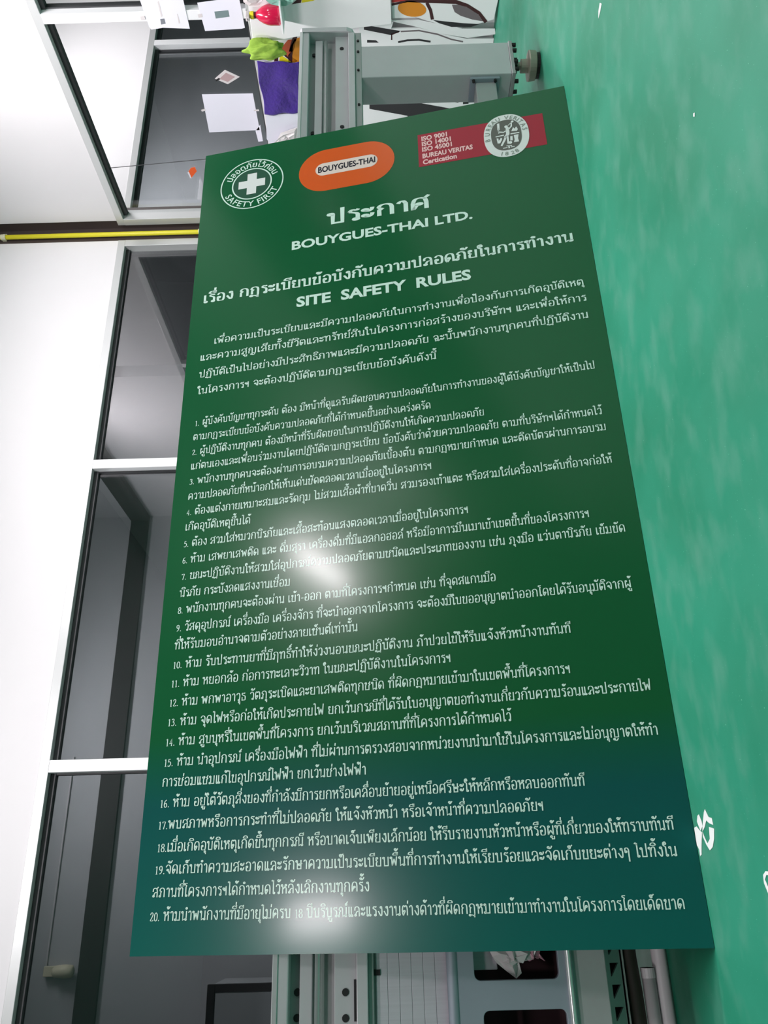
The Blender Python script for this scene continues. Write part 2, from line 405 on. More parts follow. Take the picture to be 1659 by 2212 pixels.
LOOPED = {
'ก': (.78, [('l', [(.12,0),(.12,.5),(.22,.62),(.08,.73)])] + _ARCH),
'ถ': (.80, [('o', .13,.11), ('l', [(.21,.12),(.21,.48),(.27,.6),(.08,.73)])] + _ARCH),
'ภ': (.80, [('o', .06,.11), ('l', [(.15,.12),(.15,.48),(.25,.6),(.08,.73)])] + _ARCH),
'ฤ': (.80, [('o', .12,.11), ('l', [(.21,.12),(.21,.48),(.27,.6),(.08,.73)])] + _ARCH + [('l', [(.64,0),(.64,-.45)])]),
'ฎ': (.80, [('l', [(.16,.1),(.16,.5),(.24,.62),(.08,.73)])] + _ARCH + [('c', [(.64,.04),(.58,-.2),(.4,-.12),(.2,-.1)]), ('o', .12,-.12), ('l', [(.6,-.1),(.62,-.34)])]),
'ฏ': (.80, [('l', [(.16,.1),(.16,.5),(.24,.62),(.08,.73)])] + _ARCH + [('c', [(.64,.04),(.56,-.26),(.42,-.12),(.28,-.28),(.16,-.12)]), ('o', .1,-.12), ('l', [(.6,-.1),(.62,-.34)])]),
'ข': (.70, [('o', .16,.86), ('l', [(.25,.78),(.14,.56),(.14,.04),(.56,.04),(.56,1)])]),
'ช': (.76, [('o', .15,.86), ('l', [(.24,.78),(.13,.56),(.13,.04),(.54,.04),(.54,.55),(.66,.7),(.52,.8),(.68,1.06)])]),
'ซ': (.78, [('o', .10,.82), ('l', [(.18,.88),(.24,.98),(.30,.86),(.15,.56),(.15,.04),(.56,.04),(.56,.55),(.68,.7),(.54,.8),(.70,1.06)])]),
'ค': (.78, _KHO), 'ศ': (.80, _KHO + [('l', [(.52,.88),(.76,1.18)])]),
'ด': (.78, [('l', [(.2,0),(.1,.2),(.08,.6)]), ('c', [(.08,.58),(.18,.9),(.38,1),(.58,.9),(.64,.6)]), ('l', [(.64,.62),(.64,0)]), ('l', [(.19,.0),(.36,.34)]), ('o', .30,.42)]),
'ต': (.78, [('l', [(.2,0),(.1,.2),(.08,.6)]), ('c', [(.08,.58),(.14,.9),(.26,.99),(.36,.86),(.46,.99),(.58,.9),(.64,.6)]), ('l', [(.64,.62),(.64,0)]), ('l', [(.19,.0),(.36,.34)]), ('o', .30,.42)]),
'ง': (.60, [('o', .38,.87), ('c', [(.46,.84),(.49,.5),(.46,.12),(.38,.02),(.28,.12),(.07,.5)])]),
'จ': (.70, [('c', [(.06,.74),(.22,.98),(.42,.97),(.56,.78),(.58,.4),(.54,.02)]), ('l', [(.54,.02),(.34,.34)]), ('o', .27,.43)]),
'ฉ': (.74, [('c', [(.06,.74),(.22,.98),(.42,.97),(.54,.78),(.54,.3),(.42,.05)]), ('l', [(.54,.1),(.26,.02),(.26,.32)]), ('o', .30,.44), ('o', .60,.10)]),
'น': (.78, [('o', .12,.87), ('l', [(.21,.84),(.21,.02),(.34,.12),(.52,.18)]), ('o', .58,.10), ('l', [(.63,.14),(.63,1)])]),
'ณ': (1.06, [('o', .06,.11), ('l', [(.15,.12),(.15,.48),(.25,.6),(.08,.73)]), ('c', [(.08,.72),(.16,.93),(.3,1),(.46,.9),(.5,.68)]), ('l', [(.5,.7),(.5,.02),(.62,.12),(.8,.18)]), ('o', .86,.10), ('l', [(.91,.14),(.91,1)])]),
'ญ': (1.06, [('l', [(.12,0),(.12,.5),(.22,.62),(.08,.73)]), ('c', [(.08,.72),(.16,.93),(.3,1),(.46,.9),(.5,.68)]), ('l', [(.5,.7),(.5,.03),(.9,.03),(.9,1)]), ('o', .44,-.2), ('c', [(.5,-.3),(.66,-.36),(.8,-.2),(.86,-.12)])]),
'ม': (.78, [('o', .13,.87), ('l', [(.22,.84),(.22,.12)]), ('o', .13,.10), ('l', [(.2,.05),(.63,.05),(.63,1)])]),
'บ': (.76, [('o', .12,.87), ('l', [(.21,.84),(.21,.05),(.61,.05),(.61,1)])]),
'ษ': (.80, [('o', .12,.87), ('l', [(.21,.84),(.21,.05),(.61,.05),(.61,1)]), ('o', .42,.5), ('l', [(.5,.5),(.76,.62)])]),
'ป': (.76, [('o', .12,.87), ('l', [(.21,.84),(.21,.05),(.61,.05),(.61,1.38)])]),
'ผ': (.80, [('o', .2,.87), ('l', [(.12,.86),(.12,.02)]), ('l', [(.12,.03),(.38,.5)]), ('l', [(.38,.5),(.65,.03)]), ('l', [(.65,.02),(.65,1)])]),
'พ': (.84, [('o', .1,.87), ('l', [(.18,.86),(.23,.02)]), ('l', [(.23,.03),(.43,.76)]), ('l', [(.43,.76),(.62,.03)]), ('l', [(.62,.02),(.70,1)])]),
'ฟ': (.84, [('o', .1,.87), ('l', [(.18,.86),(.23,.02)]), ('l', [(.23,.03),(.43,.76)]), ('l', [(.43,.76),(.62,.03)]), ('l', [(.62,.02),(.72,1.38)])]),
'ท': (.76, [('o', .1,.87), ('l', [(.19,.84),(.19,0)]), ('c', [(.19,.5),(.32,.88),(.48,.99),(.6,.88),(.62,.6)]), ('l', [(.62,.62),(.62,0)])]),
'ห': (.74, [('o', .1,.87), ('l', [(.19,.84),(.19,0)]), ('l', [(.19,.42),(.48,.8)]), ('o', .54,.88), ('c', [(.44,.74),(.58,.58),(.6,.3),(.6,0)])]),
'ย': (.72, [('o', .17,.87), ('c', [(.09,.82),(.1,.62),(.26,.52)]), ('c', [(.26,.52),(.13,.42),(.12,.2),(.14,.04)]), ('l', [(.13,.05),(.58,.05),(.58,1)])]),
'ร': (.56, [('c', [(.46,1.0),(.38,.9),(.2,.96),(.07,.78)]), ('c', [(.07,.78),(.26,.7),(.42,.56),(.43,.2)]), ('o', .36,.10)]),
'ธ': (.66, [('c', [(.5,1.0),(.4,.9),(.2,.96),(.1,.8)]), ('c', [(.1,.78),(.3,.66),(.5,.56),(.54,.36),(.54,.05)]), ('l', [(.54,.05),(.14,.05),(.14,.45)])]),
'ล': (.74, _SAL), 'ส': (.76, _SAL + [('l', [(.48,.84),(.70,1.14)])]),
'ว': (.58, [('c', [(.06,.76),(.16,.95),(.32,.99),(.45,.82),(.47,.5),(.45,.2)]), ('o', .38,.10)]),
'อ': (.72, [('c', [(.09,.78),(.22,.97),(.42,.98),(.58,.8),(.6,.4),(.54,.06),(.36,.02),(.16,.06),(.11,.4)]), ('o', .2,.46)]),
'ฮ': (.74, [('c', [(.09,.78),(.22,.95),(.44,.92),(.58,.74),(.6,.4),(.54,.06),(.36,.02),(.16,.06),(.11,.4)]), ('o', .2,.46), ('l', [(.44,.9),(.70,1.1)])]),
'ฯ': (.56, [('o', .12,.72), ('c', [(.1,.62),(.24,.5),(.34,.66),(.4,.96)]), ('l', [(.42,.98),(.42,0)])]),
'ๆ': (.60, [('o', .16,.60), ('c', [(.06,.7),(.12,.95),(.3,.98),(.42,.8),(.42,.4)]), ('l', [(.42,.42),(.42,-.4)])]),
'า': (.50, [('c', [(.06,.8),(.14,.95),(.28,.97),(.37,.76)]), ('l', [(.37,.8),(.37,0)])]),
'ำ': (.50, [('o', -.22,1.28), ('c', [(.06,.8),(.14,.95),(.28,.97),(.37,.76)]), ('l', [(.37,.8),(.37,0)])]),
'ะ': (.52, [('o', .12,.76), ('c', [(.08,.66),(.26,.62),(.38,.74),(.42,.94)]), ('o', .12,.26), ('c', [(.08,.16),(.26,.12),(.38,.24),(.42,.44)])]),
'เ': (.36, [('o', .19,.10), ('l', [(.11,.14),(.11,1)])]),
'แ': (.64, [('o', .19,.10), ('l', [(.11,.14),(.11,1)]), ('o', .46,.10), ('l', [(.38,.14),(.38,1)])]),
'โ': (.42, [('o', .26,.10), ('l', [(.18,.14),(.18,1.05)]), ('c', [(.18,1.05),(.24,1.18),(.04,1.3),(.06,1.42)]), ('l', [(.02,1.42),(.36,1.42)])]),
'ใ': (.42, [('o', .28,.10), ('l', [(.2,.14),(.2,.98)]), ('c', [(.2,.96),(.02,1.1),(.0,1.34),(.14,1.46),(.26,1.36)]), ('o', .17,1.27)]),
'ไ': (.40, [('o', .28,.10), ('l', [(.2,.14),(.2,1.44)]), ('c', [(.2,1.2),(.1,1.46),(-.02,1.36)])]),
'ิ': (0, _SI), 'ี': (0, _SI + [('l', [(-.1,1.14),(-.1,1.48)])]), 'ึ': (0, _SI + [('o', -.13,1.38)]),
'ื': (0, _SI + [('l', [(-.1,1.14),(-.1,1.48)]), ('l', [(-.22,1.28),(-.22,1.48)])]),
'ั': (0, [('o', -.38,1.34), ('c', [(-.44,1.26),(-.26,1.2),(-.12,1.3),(-.02,1.5)])]),
'็': (0, [('o', -.36,1.24), ('c', [(-.46,1.2),(-.5,1.38),(-.34,1.44),(-.24,1.36),(-.08,1.5)])]),
'่': (0, [('l', [(-.16,1.18),(-.13,1.5)])]), '้': (0, [('o', -.32,1.42), ('c', [(-.38,1.26),(-.22,1.28),(-.04,1.52)])]),
'์': (0, [('o', -.22,1.26), ('c', [(-.14,1.3),(-.14,1.44),(-.02,1.56)])]),
'ุ': (0, [('o', -.22,-.18), ('l', [(-.14,-.16),(-.14,-.46)])]), 'ู': (0, [('o', -.44,-.18), ('l', [(-.37,-.2),(-.37,-.42),(-.14,-.42),(-.14,-.12)])]),
'0': (.56, [('c', [(.28,1.12),(.1,.9),(.07,.55),(.1,.2),(.28,0),(.46,.2),(.49,.55),(.46,.9),(.28,1.12)])]),
'1': (.48, [('l', [(.24,0),(.24,1.1)]), ('l', [(.09,.94),(.24,1.1)]), ('l', [(.1,.0),(.38,.0)])]),
'2': (.56, [('c', [(.07,.82),(.14,1.04),(.3,1.12),(.44,.98),(.42,.74),(.26,.4),(.07,.04)]), ('l', [(.07,.03),(.48,.03)]), ('l', [(.48,.03),(.5,.16)])]),
'3': (.54, [('c', [(.08,.92),(.2,1.1),(.38,1.04),(.4,.8),(.22,.6)]), ('c', [(.22,.6),(.42,.52),(.46,.28),(.34,.04),(.14,.0),(.06,.14)])]),
'4': (.56, [('l', [(.38,0),(.38,1.1),(.06,.34),(.5,.34)]), ('l', [(.28,0),(.48,0)])]),
'5': (.54, [('l', [(.46,1.08),(.16,1.08),(.12,.64)]), ('c', [(.12,.62),(.3,.7),(.46,.54),(.46,.26),(.3,.02),(.12,.0),(.06,.12)])]),
'6': (.56, [('c', [(.44,1.1),(.2,.9),(.08,.5),(.12,.14),(.28,0),(.46,.14),(.46,.44),(.3,.6),(.12,.46)])]),
'7': (.54, [('l', [(.08,.88),(.08,1.08)]), ('l', [(.06,1.06),(.48,1.06)]), ('l', [(.48,1.06),(.24,0)])]),
'8': (.56, [('c', [(.28,.6),(.1,.74),(.12,1.0),(.28,1.12),(.44,1.0),(.46,.74),(.28,.6),(.08,.44),(.08,.14),(.28,0),(.48,.14),(.48,.44),(.28,.6)])]),
'9': (.56, [('c', [(.12,.02),(.36,.2),(.48,.6),(.44,.98),(.28,1.12),(.1,.98),(.1,.68),(.26,.52),(.44,.66)])]),
'.': (.26, [('d', .12, .06)]), '-': (.42, [('l', [(.05,.38),(.37,.38)]), ('l', [(.05,.43),(.37,.43)])]), ' ': (.36, []),
}
def _smooth(pts, n=4):
    P = [Vector(p) for p in pts]; P = [2*P[0]-P[1]] + P + [2*P[-1]-P[-2]]; out = []
    for i in range(1, len(P)-2):
        for k in range(n):
            t = k/n; a, b, c, d = P[i-1:i+3]
            out.append(.5*((2*b) + (c-a)*t + (2*a-5*b+4*c-d)*t*t + (3*b-a-3*c+d)*t**3))
    out.append(P[-2]); return out
_lg = {}
def looped(ch, wt):
    """vertices, faces, advance of one pen-drawn letter"""
    if (ch, wt) in _lg: return _lg[(ch, wt)]
    adv, ops = LOOPED[ch]; V = []; F = []
    def ribbon(P, closed=False):
        n = len(P); base = len(V)
        for i, p in enumerate(P):
            a = P[i-1] if (i or closed) else P[i]; b = P[(i+1) % n] if (i < n-1 or closed) else P[i]
            d1 = (p-a).normalized() if (p-a).length else None; d2 = (b-p).normalized() if (b-p).length else None
            d = ((d1 or d2) + (d2 or d1)); d = d.normalized() if d.length > 1e-4 else (d1 or d2)
            m = 1/max(.75, d.dot(d1 or d2)); nrm = Vector((-d.y, d.x))
            wv = (.072 + .068*abs(d.y)) * wt * m * .5
            V.append(p + nrm*wv); V.append(p - nrm*wv)
        for i in range(n if closed else n-1):
            j = (i+1) % n; F.append([base+2*i, base+2*j, base+2*j+1, base+2*i+1])
    for o in ops:
        if o[0] == 'o': ribbon([Vector((o[1] + .088*math.cos(t*math.pi/5), o[2] + .092*math.sin(t*math.pi/5))) for t in range(10)], True)
        elif o[0] == 'd':
            b = len(V); V.extend(Vector((o[1] + .085*math.cos(t*math.pi/4), o[2] + .085*math.sin(t*math.pi/4))) for t in range(8)); F.append(list(range(b, b+8)))
        elif o[0] == 'l': ribbon([Vector(p) for p in o[1]])
        else: ribbon(_smooth(o[1]))
    _lg[(ch, wt)] = (V, F, adv); return _lg[(ch, wt)]
def looped_line(s, x0, x1, y, xh, wt, rise, m, z=.0005):
    x = 0; base = ''; up = False; items = []
    for i, ch in enumerate(s):
        adv = LOOPED[ch][0] * (.8 if ch in '0123456789.' else 1) + (.06 if LOOPED[ch][0] else 0)
        if ch in UPPER or ch in TONE:
            dy = 0
            if ch in TONE and (up or (i+1 < len(s) and s[i+1] == 'ำ')): dy = .33
            items.append((ch, x + (-.14 if base in TALL else 0), dy)); up = up or ch in UPPER
        elif ch in LOWER: items.append((ch, x, -.25 if base in 'ฎฏญฤ' else 0))
        else: items.append((ch, x, 0)); x += adv; base = ch; up = False
    k = (x1-x0) / (x - .12); bm = bmesh.new(); zz = z
    for q, (ch, gx, dy) in enumerate(items):
        V, F, a = looped(ch, wt)
        if not V: continue
        ds = .8 if ch in '0123456789.' else 1
        vs = [bm.verts.new((x0 + (gx + p.x*ds - .06)*k, y + (p.y*ds + dy)*xh + rise*(gx+p.x)*k/(x1-x0), z)) for p in V]
        for f in F:
            try: bm.faces.new([vs[i] for i in f])
            except ValueError: pass
    return bpart('lettering', bm, m)
TEXT = [
    ("ประกาศ", 0.4438, 0.7672, 2.0253, -0.0027),
    ("BOUYGUES-THAI LTD.", 0.3224, 0.8894, 1.9466, 0.0026),
    ("เรื่อง กฎระเบียบข้อบังกับความปลอดภัยในการทำงาน", 0.0411, 1.1742, 1.7903, 0.0087),
    ("SITE SAFETY RULES", 0.3425, 0.8677, 1.7184, 0.0011),
    ("เพื่อความเป็นระเบียบและมีความปลอดภัยในการทำงานเพื่อป้องกันการเกิดอุบัติเหตุ", 0.0865, 1.1822, 1.6267, 0.0094),
    ("และความสูญเสียทั้งชีวิตและทรัทย์สินในโครงการก่อสร้างของบริษัทฯ และเพื่อให้การ", 0.0461, 1.1826, 1.5709, 0.0098),
    ("ปฏิบัติเป็นไปอย่างมีประสิทธิภาพและมีความปลอดภัย ฉะนั้นพนักงานทุกคนที่ปฏิบัติงาน", 0.0477, 1.1801, 1.5106, 0.0115),
    ("ในโครงการฯ จะต้องปฏิบัติตามกฎระเบียบข้อบังคับดังนี้", 0.0471, 0.7560, 1.4520, 0.0059),
    ("1. ผู้บังคับบัญชาทุกระดับ ต้อง มีหน้าที่ดูแลรับผิดชอบความปลอดภัยในการทำงานของผู้ใต้บังคับบัญชาให้เป็นไป", 0.0477, 1.1753, 1.3435, 0.0121),
    ("ตามกฎระเบียบข้อบังคับความปลอดภัยที่ได้กำหนดขึ้นอย่างเคร่งครัด", 0.0453, 0.7324, 1.2961, 0.0028),
    ("2. ผู้ปฏิบัติงานทุกคน ต้องมีหน้าที่รับผิดชอบในการปฏิบัติงานให้เกิดความปลอดภัย", 0.0463, 0.8742, 1.2477, 0.0078),
    ("แก่ตนเองและเพื่อนร่วมงานโดยปฏิบัติตามกฎระเบียบ ข้อบังคับว่าด้วยความปลอดภัย ตามที่บริษัทฯได้กำหนดไว้", 0.0460, 1.1740, 1.2012, 0.0132),
    ("3. พนักงานทุกคนจะต้องผ่านการอบรมความปลอดภัยเบื้องต้น ตามกฎหมายกำหนด และติดบัตรผ่านการอบรม", 0.0462, 1.1782, 1.1541, 0.0119),
    ("ความปลอดภัยที่หน้าอกให้เห็นเด่นชัดตลอดเวลาเมื่ออยู่ในโครงการฯ", 0.0456, 0.7251, 1.1068, 0.0066),
    ("4. ต้องแต่งกายเหมาะสมและรัดกุม ไม่สวมเสื้อผ้าที่ขาดวิ่น สวมรองเท้าแตะ หรือสวมใส่เครื่องประดับที่อาจก่อให้", 0.0454, 1.1794, 1.0596, 0.0117),
    ("เกิดอุบัติเหตุขึ้นได้", 0.0452, 0.2304, 1.0141, 0.0001),
    ("5. ต้อง สวมใส่หมวกนิรภัยและเสื้อสะท้อนแสงตลอดเวลาเมื่ออยู่ในโครงการฯ", 0.0453, 0.8120, 0.9657, 0.0102),
    ("6. ห้าม เสพยาเสพติด และ ดื่มสุรา เครื่องดื่มที่มีแอลกอฮอล์ หรือมีอาการมึนเมาเข้าเขตขึ้นที่ของโครงการฯ", 0.0454, 1.1053, 0.9183, 0.0117),
    ("7. ขณะปฏิบัติงานให้สวมใส่อุปกรณ์ความปลอดภัยตามชนิดและประเภทของงาน เช่น ถุงมือ แว่นตานิรภัย เข็มขัด", 0.0467, 1.1841, 0.8719, 0.0104),
    ("นิรภัย กระบังลดแสงงานเชื่อม", 0.0456, 0.3461, 0.8245, 0.0026),
    ("8. พนักงานทุกคนจะต้องผ่าน เข้า-ออก ตามที่โครงการฯกำหนด เช่น ที่จุดสแกนมือ", 0.0450, 0.8662, 0.7789, 0.0093),
    ("9. วัสดุอุปกรณ์ เครื่องมือ เครื่องจักร ที่จะนำออกจากโครงการ จะต้องมีใบขออนุญาตนำออกโดยได้รับอนุมัติจากผู้", 0.0446, 1.1768, 0.7315, 0.0097),
    ("ที่ให้รับมอบอำนาจตามตัวอย่างลายเซ็นต์เท่านั้น", 0.0446, 0.5215, 0.6840, 0.0085),
    ("10. ห้าม รับประทานยาที่มีฤทธิ์ทำให้ง่วงนอนขณะปฏิบัติงาน ถ้าปวยไข้ให้รีบแจ้งหัวหน้างานทันที", 0.0451, 1.0268, 0.6350, 0.0102),
    ("11. ห้าม หยอกล้อ ก่อการทะเลาะวิวาท ในขณะปฏิบัติงานในโครงการฯ", 0.0447, 0.7448, 0.5880, 0.0100),
    ("12. ห้าม พกพาอาวุธ วัตถุระเบิดและยาเสพติดทุกชนิด ที่ผิดกฎหมายเข้ามาในเขตพื้นที่โครงการฯ", 0.0442, 1.0145, 0.5404, 0.0114),
    ("13. ห้าม จุดไฟหรือก่อให้เกิดประกายไฟ ยกเว้นกรณีที่ได้รับใบอนุญาตขอทำงานเกี่ยวกับความร้อนและประกายไฟ", 0.0443, 1.1832, 0.4930, 0.0084),
    ("14. ห้าม สูบบุหรี่ในเขตพื้นที่โครงการ ยกเว้นบริเวณสถานที่ที่โครงการได้กำหนดไว้", 0.0435, 0.8730, 0.4458, 0.0084),
    ("15. ห้าม นำอุปกรณ์ เครื่องมือไฟฟ้า ที่ไม่ผ่านการตรวงสอบจากหน่วยงานนำมาใช้ในโครงการและไม่อนุญาตให้ทำ", 0.0437, 1.1824, 0.3982, 0.0074),
    ("การช่อมแซมแก้ไขอุปกรณ์ไฟฟ้า ยกเว้นช่างไฟฟ้า", 0.0431, 0.5374, 0.3522, 0.0033),
    ("16. ห้าม อยู่ใต้วัตถุสิ่งของที่กำลังมีการยกหรือเคลื่อนย้ายอยู่เหนือศรีษะให้หลีกหรือหลบออกทันที", 0.0429, 1.0158, 0.3058, 0.0030),
    ("17.พบสภาพหรือการกระทำที่ไม่ปลอดภัย ให้แจ้งหัวหน้า หรือเจ้าหน้าที่ความปลอดภัยฯ", 0.0431, 0.9239, 0.2581, 0.0044),
    ("18.เมื่อเกิดอุบัติเหตุเกิดขึ้นทุกกรณี หรือบาดเจ็บเพียงเล็กน้อย ให้รีบรายงานหัวหน้าหรือผู้ที่เกี่ยวของให้ทราบทันที", 0.0452, 1.1824, 0.2096, 0.0055),
    ("19.จัดเก็บทำความสะอาดและรักษาความเป็นระเบียบพื้นที่การทำงานให้เรียบร้อยและจัดเก็บขยะต่างๆ ไปทิ้งใน", 0.0445, 1.1807, 0.1631, 0.0023),
    ("สถานที่โครงการฯได้กำหนดไว้หลังเลิกงานทุกครั้ง", 0.0424, 0.5408, 0.1159, 0.0006),
    ("20. ห้ามนำพนักงานที่มีอายุไม่ครบ 18 ปีบริบูรณ์และแรงงานต่างด้าวที่ผิดกฎหมายเข้ามาทำงานในโครงการโดยเด็ดขาด", 0.0417, 1.1789, 0.0684, 0.0005),
]
for i, (s, x0, x1, y, rise) in enumerate(TEXT):
    if i == 0: sz, bd = .082, .018
    elif i == 1: sz, bd = .047, .030
    elif i == 2: sz, bd = .056, .014
    elif i == 3: sz, bd = .051, .034
    elif i < 8: sz, bd = .0385, .004
    else: sz, bd = .0375, .003
    if i in (1, 3): text_line(s, x0, x1, y, sz, bd, rise)
    else: looped_line(s, x0, x1, y, (.046, 0, .0300, 0)[i] if i < 4 else (.0196 if i < 8 else .0186), 1.3 if i in (0, 2) else .98, rise, M['p_white'])

def disc(bm, cx, cy, rx, ry, z, n=64, p=2.0):
    vs = []
    for k in range(n):
        t = 2*math.pi*k/n; c, s = math.cos(t), math.sin(t)
        vs.append(bm.verts.new((cx + rx*math.copysign(abs(c)**(2/p), c), cy + ry*math.copysign(abs(s)**(2/p), s), z)))
    bm.faces.new(vs)
def ring(bm, cx, cy, r0, r1, z, n=72, p=2.0, ry0=None, ry1=None):
    ry0 = ry0 or r0; ry1 = ry1 or r1; A = []; B = []
    for k in range(n):
        t = 2*math.pi*k/n; c, s = math.cos(t), math.sin(t)
        C = math.copysign(abs(c)**(2/p), c); S = math.copysign(abs(s)**(2/p), s)
        A.append(bm.verts.new((cx + r0*C, cy + ry0*S, z))); B.append(bm.verts.new((cx + r1*C, cy + ry1*S, z)))
    for k in range(n): bm.faces.new((A[k], A[(k+1) % n], B[(k+1) % n], B[k]))
def poly(bm, pts, z=0): bm.faces.new([bm.verts.new((a, b, z)) for a, b in pts])
def stroke(bm, pts, wdt, z):
    pts = [Vector(p).to_2d() if len(p) > 2 else Vector(p) for p in pts]
    L, R = [], []
    for i, p in enumerate(pts):
        d = (pts[min(i+1, len(pts)-1)] - pts[max(i-1, 0)]).normalized(); n = Vector((-d.y, d.x))
        e = d * (wdt*.35 if i == len(pts)-1 else (-wdt*.35 if i == 0 else 0)); ww = wdt*(.42 if i in (0, len(pts)-1) else .5)
        L.append(bm.verts.new((*(p + e + n*ww), z))); R.append(bm.verts.new((*(p + e - n*ww), z)))
    for i in range(len(pts)-1): bm.faces.new((L[i], L[i+1], R[i+1], R[i]))
def arc_text(bm, s, cx, cy, rx, ry, a0, a1, size, bold, z, inward=False, p=2.0, wide=1.0):
    """characters set along an arc between angles a0 and a1 (degrees); inward = read along the bottom"""
    lay, wd = layout(s, bold)
    for ch, gx, dy in lay:
        if ch == ' ': continue
        adv = glyph(ch, bold)[2]; mid = gx + (adv*.5 if adv > .1 else -.25)
        t = math.radians(a0 + (a1-a0)*mid/wd); c, sn = math.cos(t), math.sin(t)
        C = math.copysign(abs(c)**(2/p), c); S = math.copysign(abs(sn)**(2/p), sn)
        px, py = cx + rx*C, cy + ry*S
        up = Vector((C/rx, S/ry)).normalized() if p == 2 else Vector((c, sn))
        if inward: up = -up
        rt = Vector((up.y, -up.x))
        put(bm, ch, bold, lambda a, b: (px + rt.x*(a - (mid-gx))*size*wide + up.x*(b+dy)*size, py + rt.y*(a-(mid-gx))*size*wide + up.y*(b+dy)*size, z))

# -- round SAFETY FIRST emblem
EX, EY = .1755, 2.2665
bm = bmesh.new(); disc(bm, EX, EY, .066, .066, .0003); flat('emblem_field', bm, M['p_dgreen'])
bm = bmesh.new(); ring(bm, EX, EY, .1065, .1105, .0005); ring(bm, EX, EY, .0655, .070, .0005); flat('emblem_ring', bm, M['p_white'])
bm = bmesh.new(); a, b = .0465, .0165
poly(bm, [(EX-b, EY+a), (EX-b, EY+b), (EX-a, EY+b), (EX-a, EY-b), (EX-b, EY-b), (EX-b, EY-a), (EX+b, EY-a), (EX+b, EY-b), (EX+a, EY-b), (EX+a, EY+b), (EX+b, EY+b), (EX+b, EY+a)], .0006)
flat('emblem_cross', bm, M['p_white2'])
bm = bmesh.new(); arc_text(bm, 'ปลอดภัยไว้ก่อน', EX, EY, .0755, .0755, 163, 17, .034, .014, .0006)
arc_text(bm, 'SAFETY FIRST', EX, EY, .1005, .1005, 202, 338, .0325, .014, .0006, inward=True)
flat('emblem_lettering', bm, M['p_white'])

# -- orange capsule logo
def capsule(bm, cx, cy, hw, hh, z, n=20):
    pts = []
    for s, a in ((1, -90), (-1, 90)):
        for k in range(n+1):
            t = math.radians(a + 180*k/n); pts.append((cx + s*(hw-hh) + hh*math.cos(t), cy + hh*math.sin(t)))
    poly(bm, pts, z)
bm = bmesh.new(); capsule(bm, .500, 2.266, .161, .0925, .0004); flat('logo_capsule', bm, M['p_orange'])
bm = bmesh.new(); capsule(bm, .5005, 2.270, .1045, .0275, .0007); flat('logo_label', bm, M['p_pale'])
text_line('BOUYGUES-THAI', .405, .597, 2.2575, .0355, .022, .002, M['p_navy'], .0010, 'logo_lettering')

# -- crimson certification band with oval seal
bm = bmesh.new(); poly(bm, [(.7385, 2.2005), (1.1412, 2.1975), (1.1405, 2.3365), (.7400, 2.3445)], .0004); flat('certificate_band', bm, M['p_red'])
for s, x0, x1, y in (('ISO 9001', .752, .838, 2.3140), ('ISO 14001', .752, .849, 2.2900), ('ISO 45001', .752, .851, 2.2655),
                     ('BUREAU VERITAS', .752, .912, 2.2360), ('Certication', .752, .860, 2.2090)):
    text_line(s, x0, x1, y, .0275, .036, .001, M['p_pink'], .0008, 'certificate_lettering')
SX, SY = 1.0213, 2.2680
bm = bmesh.new(); disc(bm, SX, SY, .0705, .0925, .0010, p=2.3); flat('seal_ring', bm, M['p_white2'])
bm = bmesh.new(); disc(bm, SX, SY+.002, .0475, .0665, .0013, p=2.5); flat('seal_field', bm, M['p_grey'])
bm = bmesh.new()
arc_text(bm, 'BUREAU VERITAS', SX, SY, .0520, .0715, 192, 2, .0215, .012, .0014, p=2.3)
arc_text(bm, '1828', SX, SY, .0650, .0870, 246, 300, .0215, .012, .0014, inward=True, p=2.3)
flat('seal_lettering', bm, M['p_ringgrey'])
def sp(cx, cy): return on_board(1030 + cx/12.76, 235 + cy/12.76)
bm = bmesh.new(); Zs = .0016; K = 1/12.76/670
for pts, wd in [([(835,540),(850,640),(855,710),(800,780)],95), ([(800,620),(740,660),(620,655),(590,620)],40), ([(590,440),(598,580)],75), ([(600,560),(608,690)],28),
                ([(880,570),(950,490),(950,410)],42), ([(860,470),(975,365)],24), ([(805,770),(762,880),(690,1020)],62), ([(848,760),(858,860),(868,960)],52),
                ([(535,785),(735,740)],42), ([(945,700),(1155,665)],46), ([(740,1100),(835,1080)],36), ([(950,1062),(1035,1048)],30), ([(830,1035),(960,1022)],36), ([(885,1040),(895,1085)],50)]:
    stroke(bm, [sp(*q) for q in pts], wd*K, Zs)
for cx, cy, r in ((805, 505, 46), (975, 362, 38), (925, 940, 50)):
    c = sp(cx, cy); disc(bm, c[0], c[1], r*K, r*K, Zs+.0001, 20)
for pts in ([(950,630),(1000,520),(1040,560),(1085,500),(1135,570),(1105,620)], [(922,770),(985,760),(992,880),(925,890)], [(1020,735),(1150,710),(1138,820),(1165,910),(1025,930),(1045,860)],
            [(545,830),(598,835),(605,900),(640,850),(660,815),(700,825),(690,880),(645,965),(575,972)]):
    poly(bm, [sp(*q) for q in pts], Zs+.0002)
flat('seal_figure', bm, M['p_white2'])

